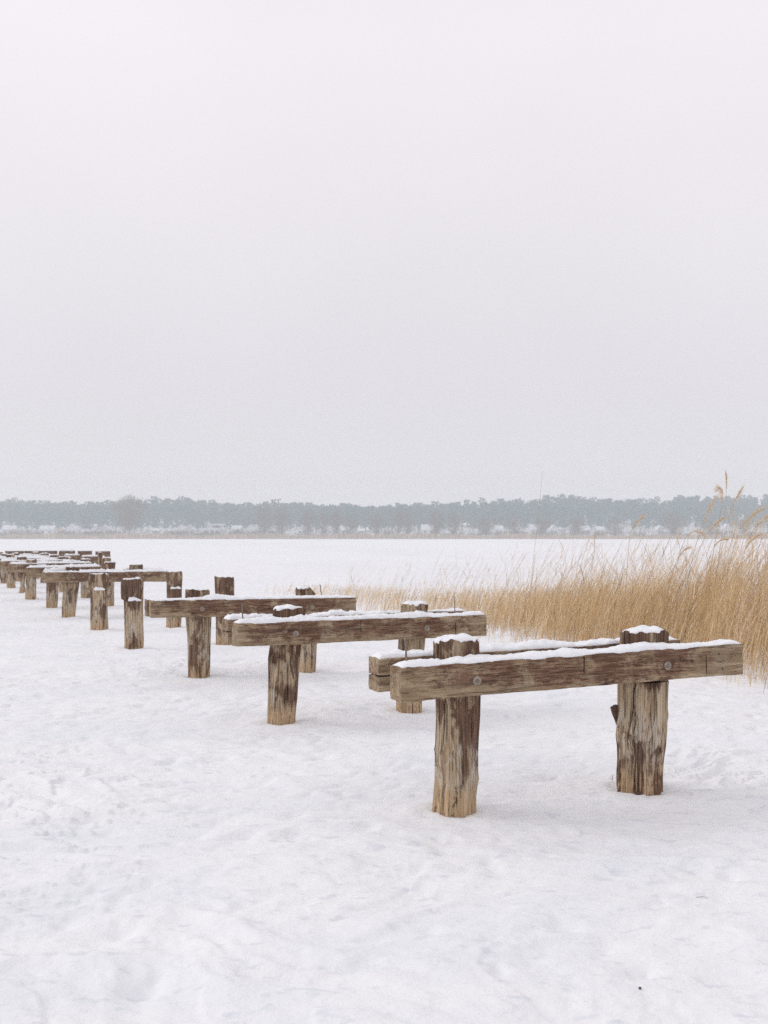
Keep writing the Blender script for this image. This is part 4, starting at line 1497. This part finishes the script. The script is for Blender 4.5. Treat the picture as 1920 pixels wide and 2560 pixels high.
HS = [
    # x, width, wall height, roof rise, gable to lake, wall, label  (all about 700 m away)
    (-246, 10, 4.2, 3.2, 0, M_WALLW, "pale house at the far left edge of the opposite shore"),
    (-222, 11, 4.2, 3.0, 0, M_WALLW, "broad white house, second from the left on the far shore"),
    (-213, 6, 4.0, 1.8, 1, M_WALLC, "ochre house squeezed between two white ones at the left"),
    (-205, 8, 5.0, 3.6, 1, M_WALLW, "white gabled house right of the ochre one"),
    (-196, 5, 2.5, 1.2, 0, M_WALLG, "low grey outbuilding right of the white gabled house"),
    (-190, 4.5, 2.4, 1.4, 1, M_WALLC, "small ochre shed low on the bank, left of the large bare tree"),
    (-184, 8, 4.5, 3.4, 1, M_WALLG, "grey house with a steep snowy gable, left of the large bare tree"),
    (-173, 7, 4.8, 2.2, 0, M_WALLW, "bright white house just left of the large bare tree's trunk"),
    (-150, 5, 3.2, 1.8, 0, M_WALLG, "small house just right of the large bare tree's trunk"),
    (-134, 8, 4.2, 3.8, 1, M_WALLW, "left house of the twin gabled pair left of the flat roofed house"),
    (-127.5, 7, 4.2, 3.4, 1, M_WALLG, "right house of the twin gabled pair left of the flat roofed house"),
    (-97, 7, 4.6, 2.6, 0, M_WALLW, "white house directly right of the flat roofed house"),
    (-88, 9, 4.5, 3.6, 1, M_WALLW, "white house with a cross gable, second right of the flat roofed house"),
    (-74, 5, 3.2, 3.0, 1, M_WALLG, "steep roofed hut behind the tall brown bare tree"),
    (-54, 6, 4.6, 3.0, 1, M_WALLW, "white house left of the row of slim bare trees' middle"),
    (-37, 8, 4.2, 3.6, 1, M_WALLW, "white gabled house left of centre among the slim bare trees"),
    (-25.5, 6, 3.6, 2.2, 0, M_WALLW, "low snow roofed house left of centre"),
    (-15, 5, 3.0, 1.8, 0, M_WALLW, "small low white house near the centre of the far shore"),
    (2, 5, 3.6, 2.4, 1, M_WALLG, "small grey gabled house in the middle of the far shore"),
    (29, 10, 4.4, 3.6, 0, M_WALLW, "long white house just right of the close pair of slim trees"),
    (46, 5, 4.0, 2.4, 1, M_WALLG, "narrow grey house left of the lone tall reed stalk"),
    (67, 6, 4.2, 2.8, 0, M_WALLG, "grey house with snowy roof right under the lone tall reed stalk's left side"),
    (76, 6, 4.4, 3.0, 0, M_WALLW, "white house immediately right of the lone tall reed stalk"),
    (89, 7, 4.4, 3.4, 1, M_WALLW, "white gabled house, second right of the lone tall reed stalk"),
    (100, 8, 4.6, 3.6, 0, M_WALLW, "wide white house, third right of the lone tall reed stalk"),
    (111, 6, 4.2, 3.2, 1, M_WALLW, "white gabled house, fourth right of the lone tall reed stalk"),
    (124, 7, 4.8, 3.4, 1, M_WALLW, "white gabled house, fifth right of the lone tall reed stalk"),
    (133, 7, 4.0, 3.0, 0, M_WALLG, "grey house, sixth right of the lone tall reed stalk"),
    (142, 6, 4.0, 2.6, 0, M_WALLW, "low white house, seventh right of the lone tall reed stalk"),
    (155, 9, 5.4, 3.2, 0, M_WALLW, "tall wide white house under the flagging reed plume"),
    (181, 5, 4.4, 2.6, 1, M_WALLG, "pale grey house between the flagging plume and the plume group"),
    (226, 6, 5.0, 3.6, 1, M_WALLW, "bright white gabled house seen through the reed plumes"),
]
for i, (x, w, h, rh, gf, wm, lb) in enumerate(HS):
    gable_house(x, 700 + (i * 7 % 5) * 1.6, 2.6, w, h, rh, gf, wm, M_ROOF, lb)
# the flat roofed house, two tiers
o = bpy.data.objects.new("house", None)
COL.objects.link(o)
o.location = (-112, 698, 2.6)
tag(o, "flat roofed modern two tier white house, largest and brightest on the far shore", "house", "small houses along the far shore")
link("wall", boxes("wall", [(-5.5, 6, -4, 4, -1, 3.6), (-1, 6, -3, 4, 3.6, 6.4)], M_WALLW), o)
link("roof", boxes("roof", [(-8.5, 6.6, -5, 4.5, 3.62, 4.3)], M_ROOF), o)
link("roof", boxes("roof", [(-2.4, 7, -4.6, 4.5, 6.42, 7.3)], M_ROOF), o)
for wx in (-3.5, 0, 3):
    link("window", boxes("window", [(wx - 1.1, wx + 1.1, -4.06, -4.01, .6, 2.8)], M_GLASS), o)
link("window", boxes("window", [(.2, 4.8, -3.06, -3.01, 4.5, 6.0)], M_GLASS), o)

# ------------------------------------------------------------------ winter haze over lake and shore
hz = boxes("haze", [(-900, 900, -60, 1000, -2, 46)], None)
t = NT("winter haze")
t.n.remove(t.b)
pv = t.new("ShaderNodeVolumePrincipled")
pv.inputs["Color"].default_value = (0.90, 0.935, 0.955, 1)
pv.inputs["Density"].default_value = 0.0009
pv.inputs["Anisotropy"].default_value = 0.2
t.l.new(pv.outputs[0], t.out.inputs["Volume"])
hz.materials.append(t.m)
tag(link("haze", hz), "thin grey winter haze over the lake", kind="stuff")
